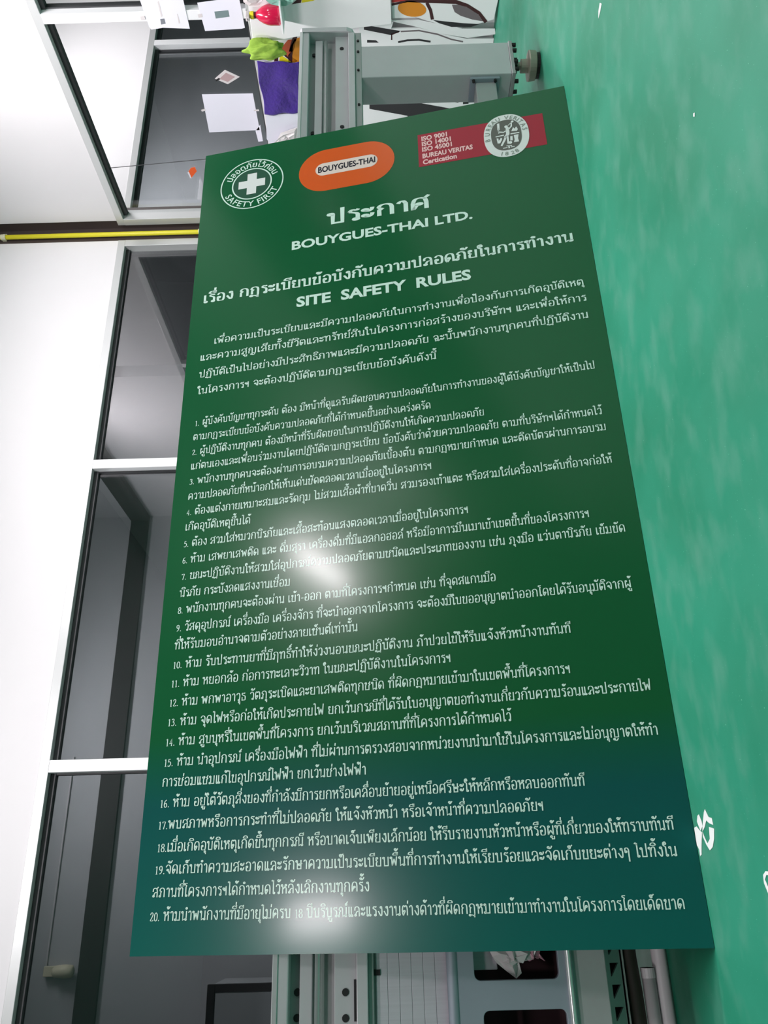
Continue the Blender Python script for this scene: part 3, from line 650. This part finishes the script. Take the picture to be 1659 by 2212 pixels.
# ================================================================ MACHINE (conveyor bed behind the sign)
MX0, MX1 = -.9, 3.02
mach = thing('conveyor_machine', 'long grey steel machine bed on a box leg, standing behind the green sign', 'machine', (1, .3, 0))
boxes('top_flange', [(MX0, MX1-.02, .178, .30, .843, .872)], M['machine'], mach, .003)
boxes('edge_highlight', [(MX0, MX1-.02, .174, .184, .866, .877)], M['steel'], mach, .001)  # bright strip stands in for light caught on the flange edge
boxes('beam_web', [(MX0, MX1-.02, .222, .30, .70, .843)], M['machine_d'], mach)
boxes('step_rail', [(MX0, MX1-.03, .204, .222, .795, .822)], M['machine'], mach, .002)
boxes('lower_flange', [(MX0, MX1-.02, .180, .30, .676, .700), (MX0, MX1-.02, .196, .222, .700, .748)], M['machine'], mach, .002)
bm = bmesh.new(); cyl(bm, (MX0, .196, .783), (MX1-.05, .196, .783), .0065, n=12)
obj('guide_rod', bm, M['steel'], mach, smooth=True)
bm = bmesh.new()
prism(bm, [(MX1-.02, .172, .705), (MX1-.02, .172, .87), (MX1-.02, .178, .876), (MX1-.02, .32, .876), (MX1-.02, .32, .672), (MX1-.02, .205, .672), (MX1-.02, .180, .685)], (.02, 0, 0))
obj('end_plate', bm, M['machine'], mach, .002)
for i, X in enumerate((2.93, 2.52, 2.06, 1.62, 1.18, .75, .32, -.075, -.122, -.55)):
    for y1, y2, z in ((.2245, .216, .828), (.199, .1935, .724)):
        bm = bmesh.new(); cyl(bm, (X, y1, z), (X, y2, z), .0075, n=12); obj('hole_disc', bm, M['hole'], mach)  # black discs in place of shaded drilled holes
# bracket strip under the beam, near the leg
boxes('mounting_strip', [(2.40, 3.01, .19, .30, .652, .676)], M['machine_d'], mach, .002)
for X in (2.96, 2.90, 2.80, 2.62, 2.50):
    bm = bmesh.new(); cyl(bm, (X, .192, .664), (X, .185, .664), .0045, n=8); obj('strip_bolt', bm, M['bolt'], mach)
# box leg
LX0, LX1, LY0, LY1 = 2.765, 2.935, .192, .305
boxes('leg', [(LX0, LX1, LY0, LY1, .112, .654)], M['machine'], mach, .003)
boxes('base_plate', [(LX0-.004, LX1+.004, LY0-.004, LY1+.004, .098, .112)], M['machine_d'], mach, .002)
for q in ((LX0+.02, LY0-.002), (LX0+.06, LY0-.002), (LX1-.05, LY0-.002), (LX1-.02, LY0-.002), (LX0-.002, LY0+.03), (LX0-.002, LY1-.04), (LX0-.002, LY1-.012)):
    bm = bmesh.new(); cyl(bm, (q[0], q[1], .086), (q[0], q[1], .100), .008, n=6); obj('base_bolt', bm, M['bolt'], mach)
FX, FY = 2.862, .236
ft = obj('levelling_foot', (lambda b: (cyl(b, (FX, FY, .012), (FX, FY, .040), .050, .053, 28), b)[1])(bmesh.new()), M['foot'], mach, .003)
for n_, z0, z1, r, k, m_ in (('foot_pad', 0, .012, .044, 24, M['bolt']), ('spindle', .04, .098, .014, 14, M['foot']), ('hex_nut', .082, .098, .030, 6, M['bolt']), ('foot_collar', .04, .066, .024, 18, M['foot'])):
    bm = bmesh.new(); cyl(bm, (FX, FY, z0), (FX, FY, z1), r, n=k); obj(n_, bm, m_, ft)
# cross bar to the far left and its clamp
boxes('cross_bar', [(MX0, LX0-.012, .215, .285, .168, .243)], M['machine_d'], mach, .003)
boxes('clamp_plate', [(LX0-.012, LX0, .20, .298, .155, .262)], M['casting'], mach, .002)
for z in (.172, .25):
    bm = bmesh.new(); cyl(bm, (LX0-.012, .207, z), (LX0-.02, .207, z), .006, n=6); obj('clamp_bolt', bm, M['bolt'], mach)
# left part: slotted plate, brushed sheets, casting with windows
boxes('slotted_plate', [(MX0, .9, .198, .21, .664, .676), (MX0, .9, .215, .225, .640, .70)], M['machine_d'], mach, .002)
bm = bmesh.new(); box(bm, -.128, -.052, .193, .1975, .694, .706); box(bm, -.128, -.066, .1935, .1975, .680, .699); obj('slot', bm, M['hole'], mach)
bm = bmesh.new(); box(bm, -.047, -.036, .209, .2155, .650, .664); obj('slot', bm, M['hole'], mach)
for i in range(6):
    z1 = .660 - i*.0255
    x_r = .9
    boxes('brushed_sheet', [(MX0, x_r, .212 + .0006*i, .222 + .0006*i, z1-.0250, z1)], M['brushed'], mach, .0008)
def plate_with_windows(name, x0, x1, z0, z1, holes, y, th, m, parent, r=.014):
    c = bpy.data.curves.new(name, 'CURVE'); c.dimensions = '2D'; c.fill_mode = 'BOTH'; c.extrude = th/2; c.bevel_depth = .0015
    def sp_(pts):
        s = c.splines.new('POLY'); s.points.add(len(pts)-1); s.use_cyclic_u = True
        for q, (a, b) in zip(s.points, pts): q.co = (a, b, 0, 1)
    sp_([(x0, z0), (x1, z0), (x1, z1), (x0, z1)])
    for hx0, hx1, hz0, hz1 in holes:
        pts = []
        for cx, cz, a in ((hx1-r, hz1-r, 0), (hx0+r, hz1-r, 90), (hx0+r, hz0+r, 180), (hx1-r, hz0+r, 270)):
            for k in range(6):
                t = math.radians(a + 18*k); pts.append((cx + r*math.cos(t), cz + r*math.sin(t)))
        sp_(pts)
    o = bpy.data.objects.new(name, c); COL.objects.link(o); me = bpy.data.meshes.new_from_object(o)
    bpy.data.objects.remove(o); me.name = name
    me.transform(Matrix(((1,0,0,0),(0,0,-1,y),(0,1,0,0),(0,0,0,1))))
    me.materials.clear(); me.materials.append(m)
    o = bpy.data.objects.new(name, me); COL.objects.link(o)
    o.parent = parent; o.matrix_parent_inverse = parent.matrix_world.inverted(); return o
holes = [(-.062 + .21*k, .098 + .21*k, .270, .452) for k in range(4)] + [(-.282 - .21*k + .166, -.116 - .21*k + .166 - .166, .270, .452) for k in range(0)]
holes += [(-.285, -.114, .262, .438), (-.50, -.33, .262, .438), (-.715, -.545, .262, .438)]
plate_with_windows('casting', MX0, .9, .243, .507, holes, .200, .014, M['casting'], mach)
bm = bmesh.new(); cyl(bm, (MX0, .196, .497), (.9, .196, .497), .012, n=14); obj('casting_lip', bm, M['casting'], mach, smooth=True)
bm = bmesh.new(); cyl(bm, (MX0, .190, .250), (.9, .190, .250), .0065, n=12); obj('casting_lip', bm, M['steel'], mach, smooth=True)
boxes('inner_panel', [(MX0, .9, .42, .43, .055, .66)], M['maroon'], mach)  # maroon inside, carried lower so the crate openings look shaded
boxes('inner_sheet', [(-.045, .30, .245, .30, .395, .452)], M['brushed'], mach, .002)
boxes('lower_panel', [(MX0, .9, .205, .215, .168, .243)], M['machine_d'], mach, .002)
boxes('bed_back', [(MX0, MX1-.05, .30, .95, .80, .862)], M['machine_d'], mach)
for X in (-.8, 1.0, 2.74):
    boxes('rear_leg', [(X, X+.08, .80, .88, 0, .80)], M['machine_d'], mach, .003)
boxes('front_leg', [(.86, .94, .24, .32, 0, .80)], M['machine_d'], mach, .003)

# things tucked behind the left end of the sign
def blob(name, pts, mt_, parent=None, th=.01, seed=1, amp=.008):
    """crumpled plastic: outline given in (x, z) with depth noise, real thickness"""
    rnd = random.Random(seed); bm = bmesh.new()
    c = Vector((sum(p[0] for p in pts)/len(pts), sum(p[1] for p in pts)/len(pts), sum(p[2] for p in pts)/len(pts)))
    rings = []
    for s in (1.0, .72, .42, .15):
        rings.append([bm.verts.new(c + (Vector(p)-c)*s + Vector((rnd.uniform(-1,1), rnd.uniform(-1,1) - (1-s)*2.0, rnd.uniform(-1,1)))*amp*(1 if s < 1 else .3)) for p in pts])
    for a, b in zip(rings, rings[1:]):
        for i in range(len(pts)): bm.faces.new((a[i], a[(i+1) % len(pts)], b[(i+1) % len(pts)], b[i]))
    bm.faces.new(rings[-1])
    o = obj(name, bm, mt_, parent); m = o.modifiers.new('t', 'SOLIDIFY'); m.thickness = .003; m.offset = 0
    return o
pts = [on_y(px, py, .225) for px, py in [(1056,2050),(1062,2066),(1072,2077),(1095,2096),(1116,2115),(1128,2100),(1122,2078),(1150,2070),(1160,2050),(1130,2035),(1090,2035)]]
tag(blob('plastic_bag', pts, M['bag'], seed=3), 'crumpled milky plastic bag hanging in the machine window beside the sign', 'bag')
pts = [on_y(px, py, .235) for px, py in [(1120,2045),(1124,2068),(1145,2074),(1160,2066),(1178,2076),(1164,2060),(1170,2045)]]
tag(blob('pink_bag', pts, M['pinkbag'], seed=5, amp=.005), 'small crumpled pink plastic wrapper beside the milky bag', 'wrapper')

# white lattice crate, hose and pipes on the floor under the machine
cr = thing('lattice_crate', 'dusty white plastic lattice crate lying under the machine', 'crate', (.2, .33, 0))
tri = []
bm = bmesh.new(); y_ = .300; zt, zb_ = .150, .106; zh0, zh1 = .119, .138
box(bm, -.9, .9, y_, y_+.012, zh1, zt); box(bm, -.9, .9, y_, y_+.012, zb_, zh0)
k = -.9 + .008
while k < .87:          # struts leave right-angled triangular openings
    prism(bm, [(k, y_, zh0), (k+.016, y_, zh0), (k+.016, y_, zh1), (k, y_, zh1)], (0, .012, 0))
    prism(bm, [(k+.016, y_, zh0), (k+.042, y_, zh0), (k+.016, y_, zh1-.002)], (0, .012, 0)); k += .0425
obj('lattice_side', bm, M['crate'], cr)
bm = bmesh.new(); prism(bm, [(-.9, .300, .108), (-.9, .300, .116), (-.9, .326, .107), (-.9, .326, .101)], (1.8, 0, 0)); obj('lower_flap', bm, M['crate'], cr, .002)
for q in (-.9, .84): boxes('crate_foot', [(q, q+.06, .287, .2995, 0, .15)], M['crate'], cr, .002)
bm = bmesh.new(); tube(bm, [(.9, .325, .082), (.5, .326, .082), (.1, .325, .083), (-.03, .322, .088), (-.10, .324, .084), (-.2, .326, .082), (-.5, .325, .082), (-.9, .325, .082)], .017, 14)
tag(obj('hose', bm, M['hose'], None, smooth=True), 'dark brown hose lying between the white crate and the white pipes', 'hose')
for i, (y, z, r, x1, lab) in enumerate(((.330, .0175, .017, .9, 'longer white pipe lying on the green floor nearest the sign'),
                                        (.322, .0495, .015, -.055, 'shorter white pipe resting on top of the longer pipe, its end showing'))):
    t = thing('plastic_pipe', lab, 'pipe', (0, y, z), group='white pipes under the machine')
    bm = bmesh.new(); cyl(bm, (-.9, y, z), (x1, y, z), r, n=18); obj('pipe', bm, M['pipe_w'], t, smooth=True)
    bm = bmesh.new(); cyl(bm, (x1-.02, y, z), (x1, y, z), r+.0008, n=18); obj('pipe_end', bm, M['pipe_w'], t)

# ================================================================ ON THE RIGHT PARTITION
def xpoly(name, pts, X, m, th=.004, parent=None, bev=0):
    bm = bmesh.new(); prism(bm, [on_x(a, b, X) for a, b in pts], (th, 0, 0)); return obj(name, bm, m, parent, bev)
def xshape(bm, pts, X, th=.0006): prism(bm, [on_x(a, b, X) for a, b in pts], (-th, 0, 0))
def ell(cx, cy, rx, ry, rot=0, n=24):
    c, s = math.cos(rot), math.sin(rot)
    return [(cx + rx*math.cos(t)*c - ry*math.sin(t)*s, cy + rx*math.cos(t)*s + ry*math.sin(t)*c) for t in [2*math.pi*k/n for k in range(n)]]
def band(pts, wd):
    L, R = [], []
    for i, p in enumerate(pts):
        a = pts[max(i-1, 0)]; b = pts[min(i+1, len(pts)-1)]; d = Vector((b[0]-a[0], b[1]-a[1])).normalized()
        ww = wd[i] if isinstance(wd, (list, tuple)) else wd
        L.append((p[0]-d.y*ww/2, p[1]+d.x*ww/2)); R.append((p[0]+d.y*ww/2, p[1]-d.x*ww/2))
    return L + R[::-1]
# rear sheet with retro print, leaning on the partition
s1 = xpoly('printed_panel', [(546,60),(584,345),(1066,345),(1064,100),(1000,92),(775,50)], 3.985, M['sheet'], .012, bev=.001)
tag(s1, 'white foam panel with orange and dark brown loops, rearmost against the partition under the window', 'panel')
def prints(parent, X, lst):
    for m, pts in lst:
        bm = bmesh.new(); xshape(bm, pts, X); obj('print', bm, m, parent)
prints(s1, 3.985, [
    (M['brown'], band([(594,150),(597,125),(603,108),(622,122),(640,134)], 8)),
    (M['redor'], [(604,112),(612,98),(622,86),(640,84),(636,104),(627,128),(618,118)]),
    (M['pyellow'], [(603,132),(605,118),(622,128),(630,134)]),
    (M['orange'], [(632,150),(630,120),(634,95),(642,82),(660,78),(660,160)]),
    (M['brown'], band([(628,150),(627,120),(632,96),(638,78)], 9)),
    (M['brown'], band([(636,246),(644,254),(652,262)], 5)),
    (M['black'], [(1000,213),(1012,213),(1012,224),(1000,225)]),
    (M['black'], [(798,212),(860,214),(960,232),(1010,242),(1010,330),(900,330),(880,250),(798,235)]),
    (M['black'], [(945,211),(992,209),(990,222),(978,220)]),
])
s2 = xpoly('striped_panel', [(775,33),(850,48),(845,62),(905,60),(960,74),(1010,84),(1067,84),(1066,92),(1060,200),(775,200)], 3.965, M['sheet'], .010, bev=.001)
tag(s2, 'white foam panel with black bars, leaning upright behind the machine leg', 'panel')
prints(s2, 3.965, [
    (M['black'], [(786,55),(800,56),(866,67),(846,76),(786,64)]),
    (M['brown'], band([(846,86),(846,74),(862,68)], 3)),
    (M['black'], [(793,86),(812,87),(818,92),(793,92)]),
    (M['black'], band([(860,91),(880,87),(905,86),(930,90)], 4)),
    (M['pgrey'], band([(866,68),(905,66),(945,74),(975,85),(1000,90)], 3)),
])
xpoly('panel_window', [(1,1),(2,1),(2,2)], 50, M['sheet']).name = 'unused'
bpy.data.objects.remove(bpy.data.objects['unused'])
s3 = xpoly('retro_panel', [(843,-60),(848,40),(900,38),(940,50),(975,60),(1010,58),(1067,42),(1076,0),(1080,-60)], 3.945, M['sheet'], .010, bev=.001)
tag(s3, 'white foam panel printed with an orange oval and a grey leaf shape', 'panel')
prints(s3, 3.945, [
    (M['pred'], [(846,-14),(846,6),(870,2),(900,-4),(975,-4),(960,-18),(900,-24)]),
    (M['orange'], ell(890,19,31,17,.12)),
    (M['brown'], band([(846,10),(880,2),(930,3),(985,4),(1010,12),(1035,28),(1050,48)], [5,5,7,9,7,7,8])),
    (M['brown'], band([(922,6),(930,22),(934,42)], 7)),
    (M['pgrey'], [(976,10),(990,10),(1010,16),(1030,28),(1044,46),(1020,42),(995,34),(982,26)]),
    (M['black'], [(935,43),(960,46),(1000,50),(1036,52),(1018,58),(975,58),(948,50)]),
])
s4 = xpoly('curled_sheet', [(775,33),(800,36),(850,44),(905,43),(950,52),(1000,62),(1069,62),(1070,74),(1010,82),(950,72),(900,58),(850,47),(775,36)], 3.955, M['sheet'], .004)
tag(s4, 'curled white sheet edge between the retro panel and the striped panel', 'sheet')
# plain white board hanging from the sill, nearest
s5 = xpoly('white_board', [(534,-70),(537,20),(546,88),(608,86),(655,77),(775,60),(846,52),(842,-70)], 3.925, M['sheet'], .012, bev=.002)
tag(s5, 'plain white board leaning below the window sill behind the red bottle', 'board')
prints(s5, 3.925, [(M['brown'], [(630,9),(645,-4),(652,-4),(650,6)]), (M['pyellow'], [(651,6),(653,-6),(690,-6),(676,2)])])

# red bottle on a small white ledge fixed to the board
pb = on_x(607, 31, 3.87); zb = pb.z
lg = boxes('small_ledge', [(3.82, 3.924, pb.y-.075, pb.y+.065, zb-.008, zb)], M['sheet'], None, .001)
tag(lg, 'small white ledge under the red bottle on the white board', 'shelf')
bt = thing('spray_bottle', 'crimson red bottle with a yellow collar, standing before the white board', 'bottle', (3.87, pb.y, zb))
bm = bmesh.new(); lathe(bm, (3.87, pb.y, zb), [(.036,0),(.044,.003),(.046,.012),(.0455,.05),(.043,.065),(.036,.085),(.026,.102),(.017,.112),(.0135,.118)], 32)
obj('bottle_body', bm, M['bottle'], bt, smooth=True)
bm = bmesh.new(); lathe(bm, (3.87, pb.y, zb), [(.0145,.118),(.0145,.128)], 24); obj('bottle_neck', bm, M['neck'], bt)
bm = bmesh.new(); lathe(bm, (3.87, pb.y, zb), [(.017,.128),(.0165,.143),(.012,.147)], 24); obj('collar', bm, M['cap'], bt)
bm = bmesh.new(); box(bm, 3.84, 3.885, pb.y-.012, pb.y+.010, zb+.147, zb+.165); box(bm, 3.835, 3.845, pb.y-.005, pb.y+.004, zb+.157, zb+.163); obj('nozzle', bm, M['bag'], bt, .002)
pts = [on_x(px, py, 3.86) for px, py in [(573,-30),(575,2),(585,10),(600,13),(618,13),(630,6),(636,-4),(640,-30)]]
tag(blob('teal_bag', pts, M['teal'], seed=9, amp=.006), 'translucent teal plastic bag beside the red bottle', 'bag')
pts = [on_x(px, py, 3.88) for px, py in [(524,-20),(526,4),(538,12),(560,12),(574,5),(576,-20)]]
tag(blob('white_bag', pts, M['bag'], seed=11, amp=.006), 'milky white plastic bag above the yellow bottle collar', 'bag')

# cloths
def cloth(name, quad, X, m, amp, freq, n=36, th=.004, seed=0):
    """quad: pixel corners tl,tr,br,bl on plane x=X; folds push it into the room"""
    P = [on_x(a, b, X) for a, b in quad]; bm = bmesh.new(); rnd = random.Random(seed); ph = [rnd.uniform(0, 6) for _ in range(6)]
    G = []
    for i in range(n+1):
        row = []
        for j in range(n+1):
            u, v = i/n, j/n
            e = .006*math.sin(7*v+ph[0])*(1 if i in (0, n) else 0)
            p = P[0]*(1-u)*(1-v) + P[1]*u*(1-v) + P[2]*u*v + P[3]*(1-u)*v
            d = amp*(.5 + .5*math.sin(freq*v*6.28 + ph[1] + 1.5*math.sin(4*u+ph[2]))*(.3+.7*u) + .25*math.sin(9*u + 5*v + ph[3]))
            row.append(bm.verts.new(p + Vector((-abs(d), .004*math.sin(11*u+ph[4]), .004*math.sin(9*v+ph[5])))))
        G.append(row)
    for i in range(n):
        for j in range(n): bm.faces.new((G[i][j], G[i+1][j], G[i+1][j+1], G[i][j+1]))
    o = obj(name, bm, m, None, smooth=True); md = o.modifiers.new('s', 'SOLIDIFY'); md.thickness = th; md.offset = 0; return o
c1 = cloth('purple_cloth', [(554,131),(645,134),(647,241),(573,247)], 3.972, M['purple'], .010, 1.3, seed=2)
tag(c1, 'purple towel hanging flat below the window sill', 'towel')
# crumpled lime cloth draped over the sill
def crumple(name, ctr, size, m, seed, cuts=4, amp=.35):
    bm = bmesh.new(); bmesh.ops.create_icosphere(bm, subdivisions=cuts, radius=1)
    rnd = random.Random(seed); k = [Vector((rnd.uniform(-1,1), rnd.uniform(-1,1), rnd.uniform(-1,1))).normalized() for _ in range(9)]; ph = [rnd.uniform(0,6) for _ in k]
    for v in bm.verts:
        d = sum(abs(math.sin(4.2*v.co.dot(a) + q)) for a, q in zip(k, ph))/len(k)
        v.co = v.co*(1 - amp + amp*2*(1-d))
    for v in bm.verts: v.co = Vector((v.co.x*size[0], v.co.y*size[1], v.co.z*size[2])) + Vector(ctr)
    return obj(name, bm, m, None, smooth=True)
g0 = on_x(572, 99, 3.925)
lime = crumple('green_cloth', g0 + Vector((-.03, 0, 0)), (.036, .060, .100), M['lime'], 6, 5, .42)
tag(lime, 'crumpled lime green cloth draped under the window sill above the purple towel', 'cloth')
sc = xpoly('blank_paper', [(574,249),(655,244),(652,262),(640,318),(590,322),(576,300)], 3.968, M['paper'], .002)
tag(sc, 'blank white paper hanging below the purple towel', 'paper')
pts = [on_x(px, py, 3.935) for px, py in [(600,300),(606,288),(640,276),(652,272),(654,330),(610,335),(590,312)]]
tag(blob('clear_wrap', pts, M['tape'], seed=14, amp=.006), 'crumpled clear wrapping beside the blank paper, behind the sign corner', 'wrapper')

# papers and stickers on the partition glass (room side)
XG = XB + .044
def sheet(name, pts, label, cat='paper', m=None, marks=(), group=None, th=.0012, XG=XG):
    o = xpoly(name, pts, XG - th, m or M['paper'], th); tag(o, label, cat, group)
    for mm, q in marks:
        bm = bmesh.new(); xshape(bm, q, XG - th, .0004); obj('print', bm, mm, o)
    return o
tx = [(M['tape'], [(340,4),(343,2),(351,35),(348,37)]), (M['ink'], [(346,41),(355,40),(358,51),(348,53)]), (M['tape'], [(382,30),(384,30),(389,50),(386,51)])]
p1 = sheet('notice_paper', [(300,-6),(394,-8),(410,62),(352,60),(327,64),(322,58)], 'white printed notice taped highest on the partition glass', marks=tx, XG=XB-.007)
p2 = sheet('notice_paper', [(426,6),(516,-6),(529,60),(522,62),(443,67)], 'white notice with a grey green square, taped beside the red bottle', marks=[(M['inkgreen'], [(463,25),(493,22),(496,36),(466,40)])], XG=XB-.007)
for o, q in ((p1, [(303,36),(312,34),(314,42),(305,44)]), (p2, [(427,31),(436,29),(438,37),(429,38)])):
    bm = bmesh.new(); xshape(bm, q, XB-.0082, .0005); obj('tape', bm, M['tape'], o)
p3 = sheet('blank_notice', [(436,204),(546,202),(561,281),(452,286)], 'large blank white sheet taped on the glass behind the sign corner',
           marks=[(M['tape'], [(434,237),(443,235),(445,239),(436,241)]), (M['tape'], [(548,237),(559,236),(560,240),(549,240)])])
p4 = sheet('paper_strip', [(552,283),(562,270),(568,305),(558,306)], 'narrow white paper strip on the glass below the large blank sheet')
p5 = sheet('hazard_sticker', [(464,170),(486,151),(518,166),(492,182)], 'small diamond shaped sticker with a pale border on the partition glass', 'sticker', M['tape'],
           [(M['pinktape'], [(474,170),(488,157),(508,166),(492,177)]), (M['black'], [(465,173),(473,168),(476,171),(467,176)])])
p6 = sheet('orange_sticker', [(406,373),(412,363),(421,361),(425,370),(413,385)], 'small orange sticker on the glass next to the sign top corner', 'sticker', M['sticker'], [(M['paper'], [(405,373),(408,371),(414,385),(411,385)])])

wp, wq = on_x(236, 363, XG-.003), on_x(452, 343, XG-.003)  # thin dark line laid on the glass
bm = bmesh.new(); tube(bm, [wp, wp.lerp(wq, .35) + Vector((0, 0, -.002)), wp.lerp(wq, .6), wq], .0022, 6)
tag(obj('thin_line', bm, M['gasket']), 'thin dark line running down the partition glass above the orange sticker', 'wire')

# ================================================================ STORE ROOM THINGS BEHIND THE GLASS
cb = thing('steel_cabinet', 'dark framed grey cabinet in the store room, seen through the lower glass', 'cabinet', (-.8, 3.9, 0))
xr, zt = on_y(455, 2127, 3.6).x, on_y(446, 2160, 3.6).z
boxes('body', [(xr-.9, xr-.01, 3.61, 4.1, 0, zt-.01)], M['store'], cb)
boxes('frame', [(xr-.9, xr, 3.60, 3.64, zt-.045, zt), (xr-.04, xr, 3.60, 3.64, 0, zt-.045)], M['dark'], cb, .002)
boxes('door', [(xr-.86, xr-.045, 3.60, 3.61, .02, zt-.05)], M['store'], cb)
boxes('handle', [(xr-.12, xr-.10, 3.575, 3.60, zt-.62, zt-.40)], M['crate'], cb, .003)
a = on_y(120, 2100, 4.1)  # solid stand-in for a faint lamp reflection in the glazing
lp = thing('mirrored_lamp', 'small cream fitting on a thin conduit, standing in for a lamp mirrored in the glass', 'lamp', (a.x, 4.18, a.z-.05))
bm = bmesh.new(); lathe(bm, (a.x, 4.14, a.z-.10), [(.02,0),(.036,.01),(.04,.06),(.034,.12),(.02,.135)], 20); obj('lamp_body', bm, M['cream'], lp, smooth=True)
boxes('bracket', [(a.x-.03, a.x+.03, 4.15, 4.2, a.z-.06, a.z+.10)], M['cream'], lp, .004)
bm = bmesh.new(); cyl(bm, (a.x, 4.19, a.z+.10), (1.05, 4.19, a.z+.10), .006, n=8); obj('conduit', bm, M['crate'], lp)

# ================================================================ TORN TAPE ON THE FLOOR
def floor_shape(bm, pts, z0=0.0004, th=.0006): prism(bm, [on_z(a, b, z0) for a, b in pts], (0, 0, th))
tp = thing('torn_tape', 'torn white tape scraps stuck to the green floor beside the sign edge', 'tape', on_z(1522, 1800, 0))
for pts in ([(1506,1775),(1507,1762),(1510,1759),(1516,1774),(1518,1785),(1514,1795)], [(1518,1784),(1521,1755),(1523,1748),(1531,1765),(1538,1767),(1541,1782),(1532,1778),(1526,1772),(1523,1786),(1518,1797)],
            [(1500,1788),(1505,1785),(1513,1795),(1517,1798),(1516,1822),(1516,1846),(1513,1850),(1511,1835),(1506,1826)],
            [(1518,1797),(1524,1812),(1529,1822),(1534,1812),(1532,1786),(1543,1790),(1543,1812),(1540,1830),(1534,1837),(1526,1824),(1519,1808)]):
    bm = bmesh.new(); floor_shape(bm, pts); obj('tape_scrap', bm, M['p_white2'], tp)
bm = bmesh.new(); floor_shape(bm, [(1649,1890),(1654,1882),(1672,1884),(1672,1892),(1656,1890),(1653,1900),(1664,1925),(1660,1930),(1651,1908)])
tag(obj('tape_loop', bm, M['p_white2']), 'white tape loop on the floor at the right edge of the frame', 'tape')
for nm, pts, lab in (('paint_fleck', [(1296,6),(1300,8),(1297,24),(1293,40),(1293,24)], 'long white paint fleck on the floor beyond the machine foot'),
                     ('paint_fleck', [(1498,245),(1501,243),(1501,252),(1498,252)], 'tiny white paint fleck on the open floor right of the sign')):
    bm = bmesh.new(); floor_shape(bm, pts); tag(obj(nm, bm, M['p_white2']), lab, 'paint mark')
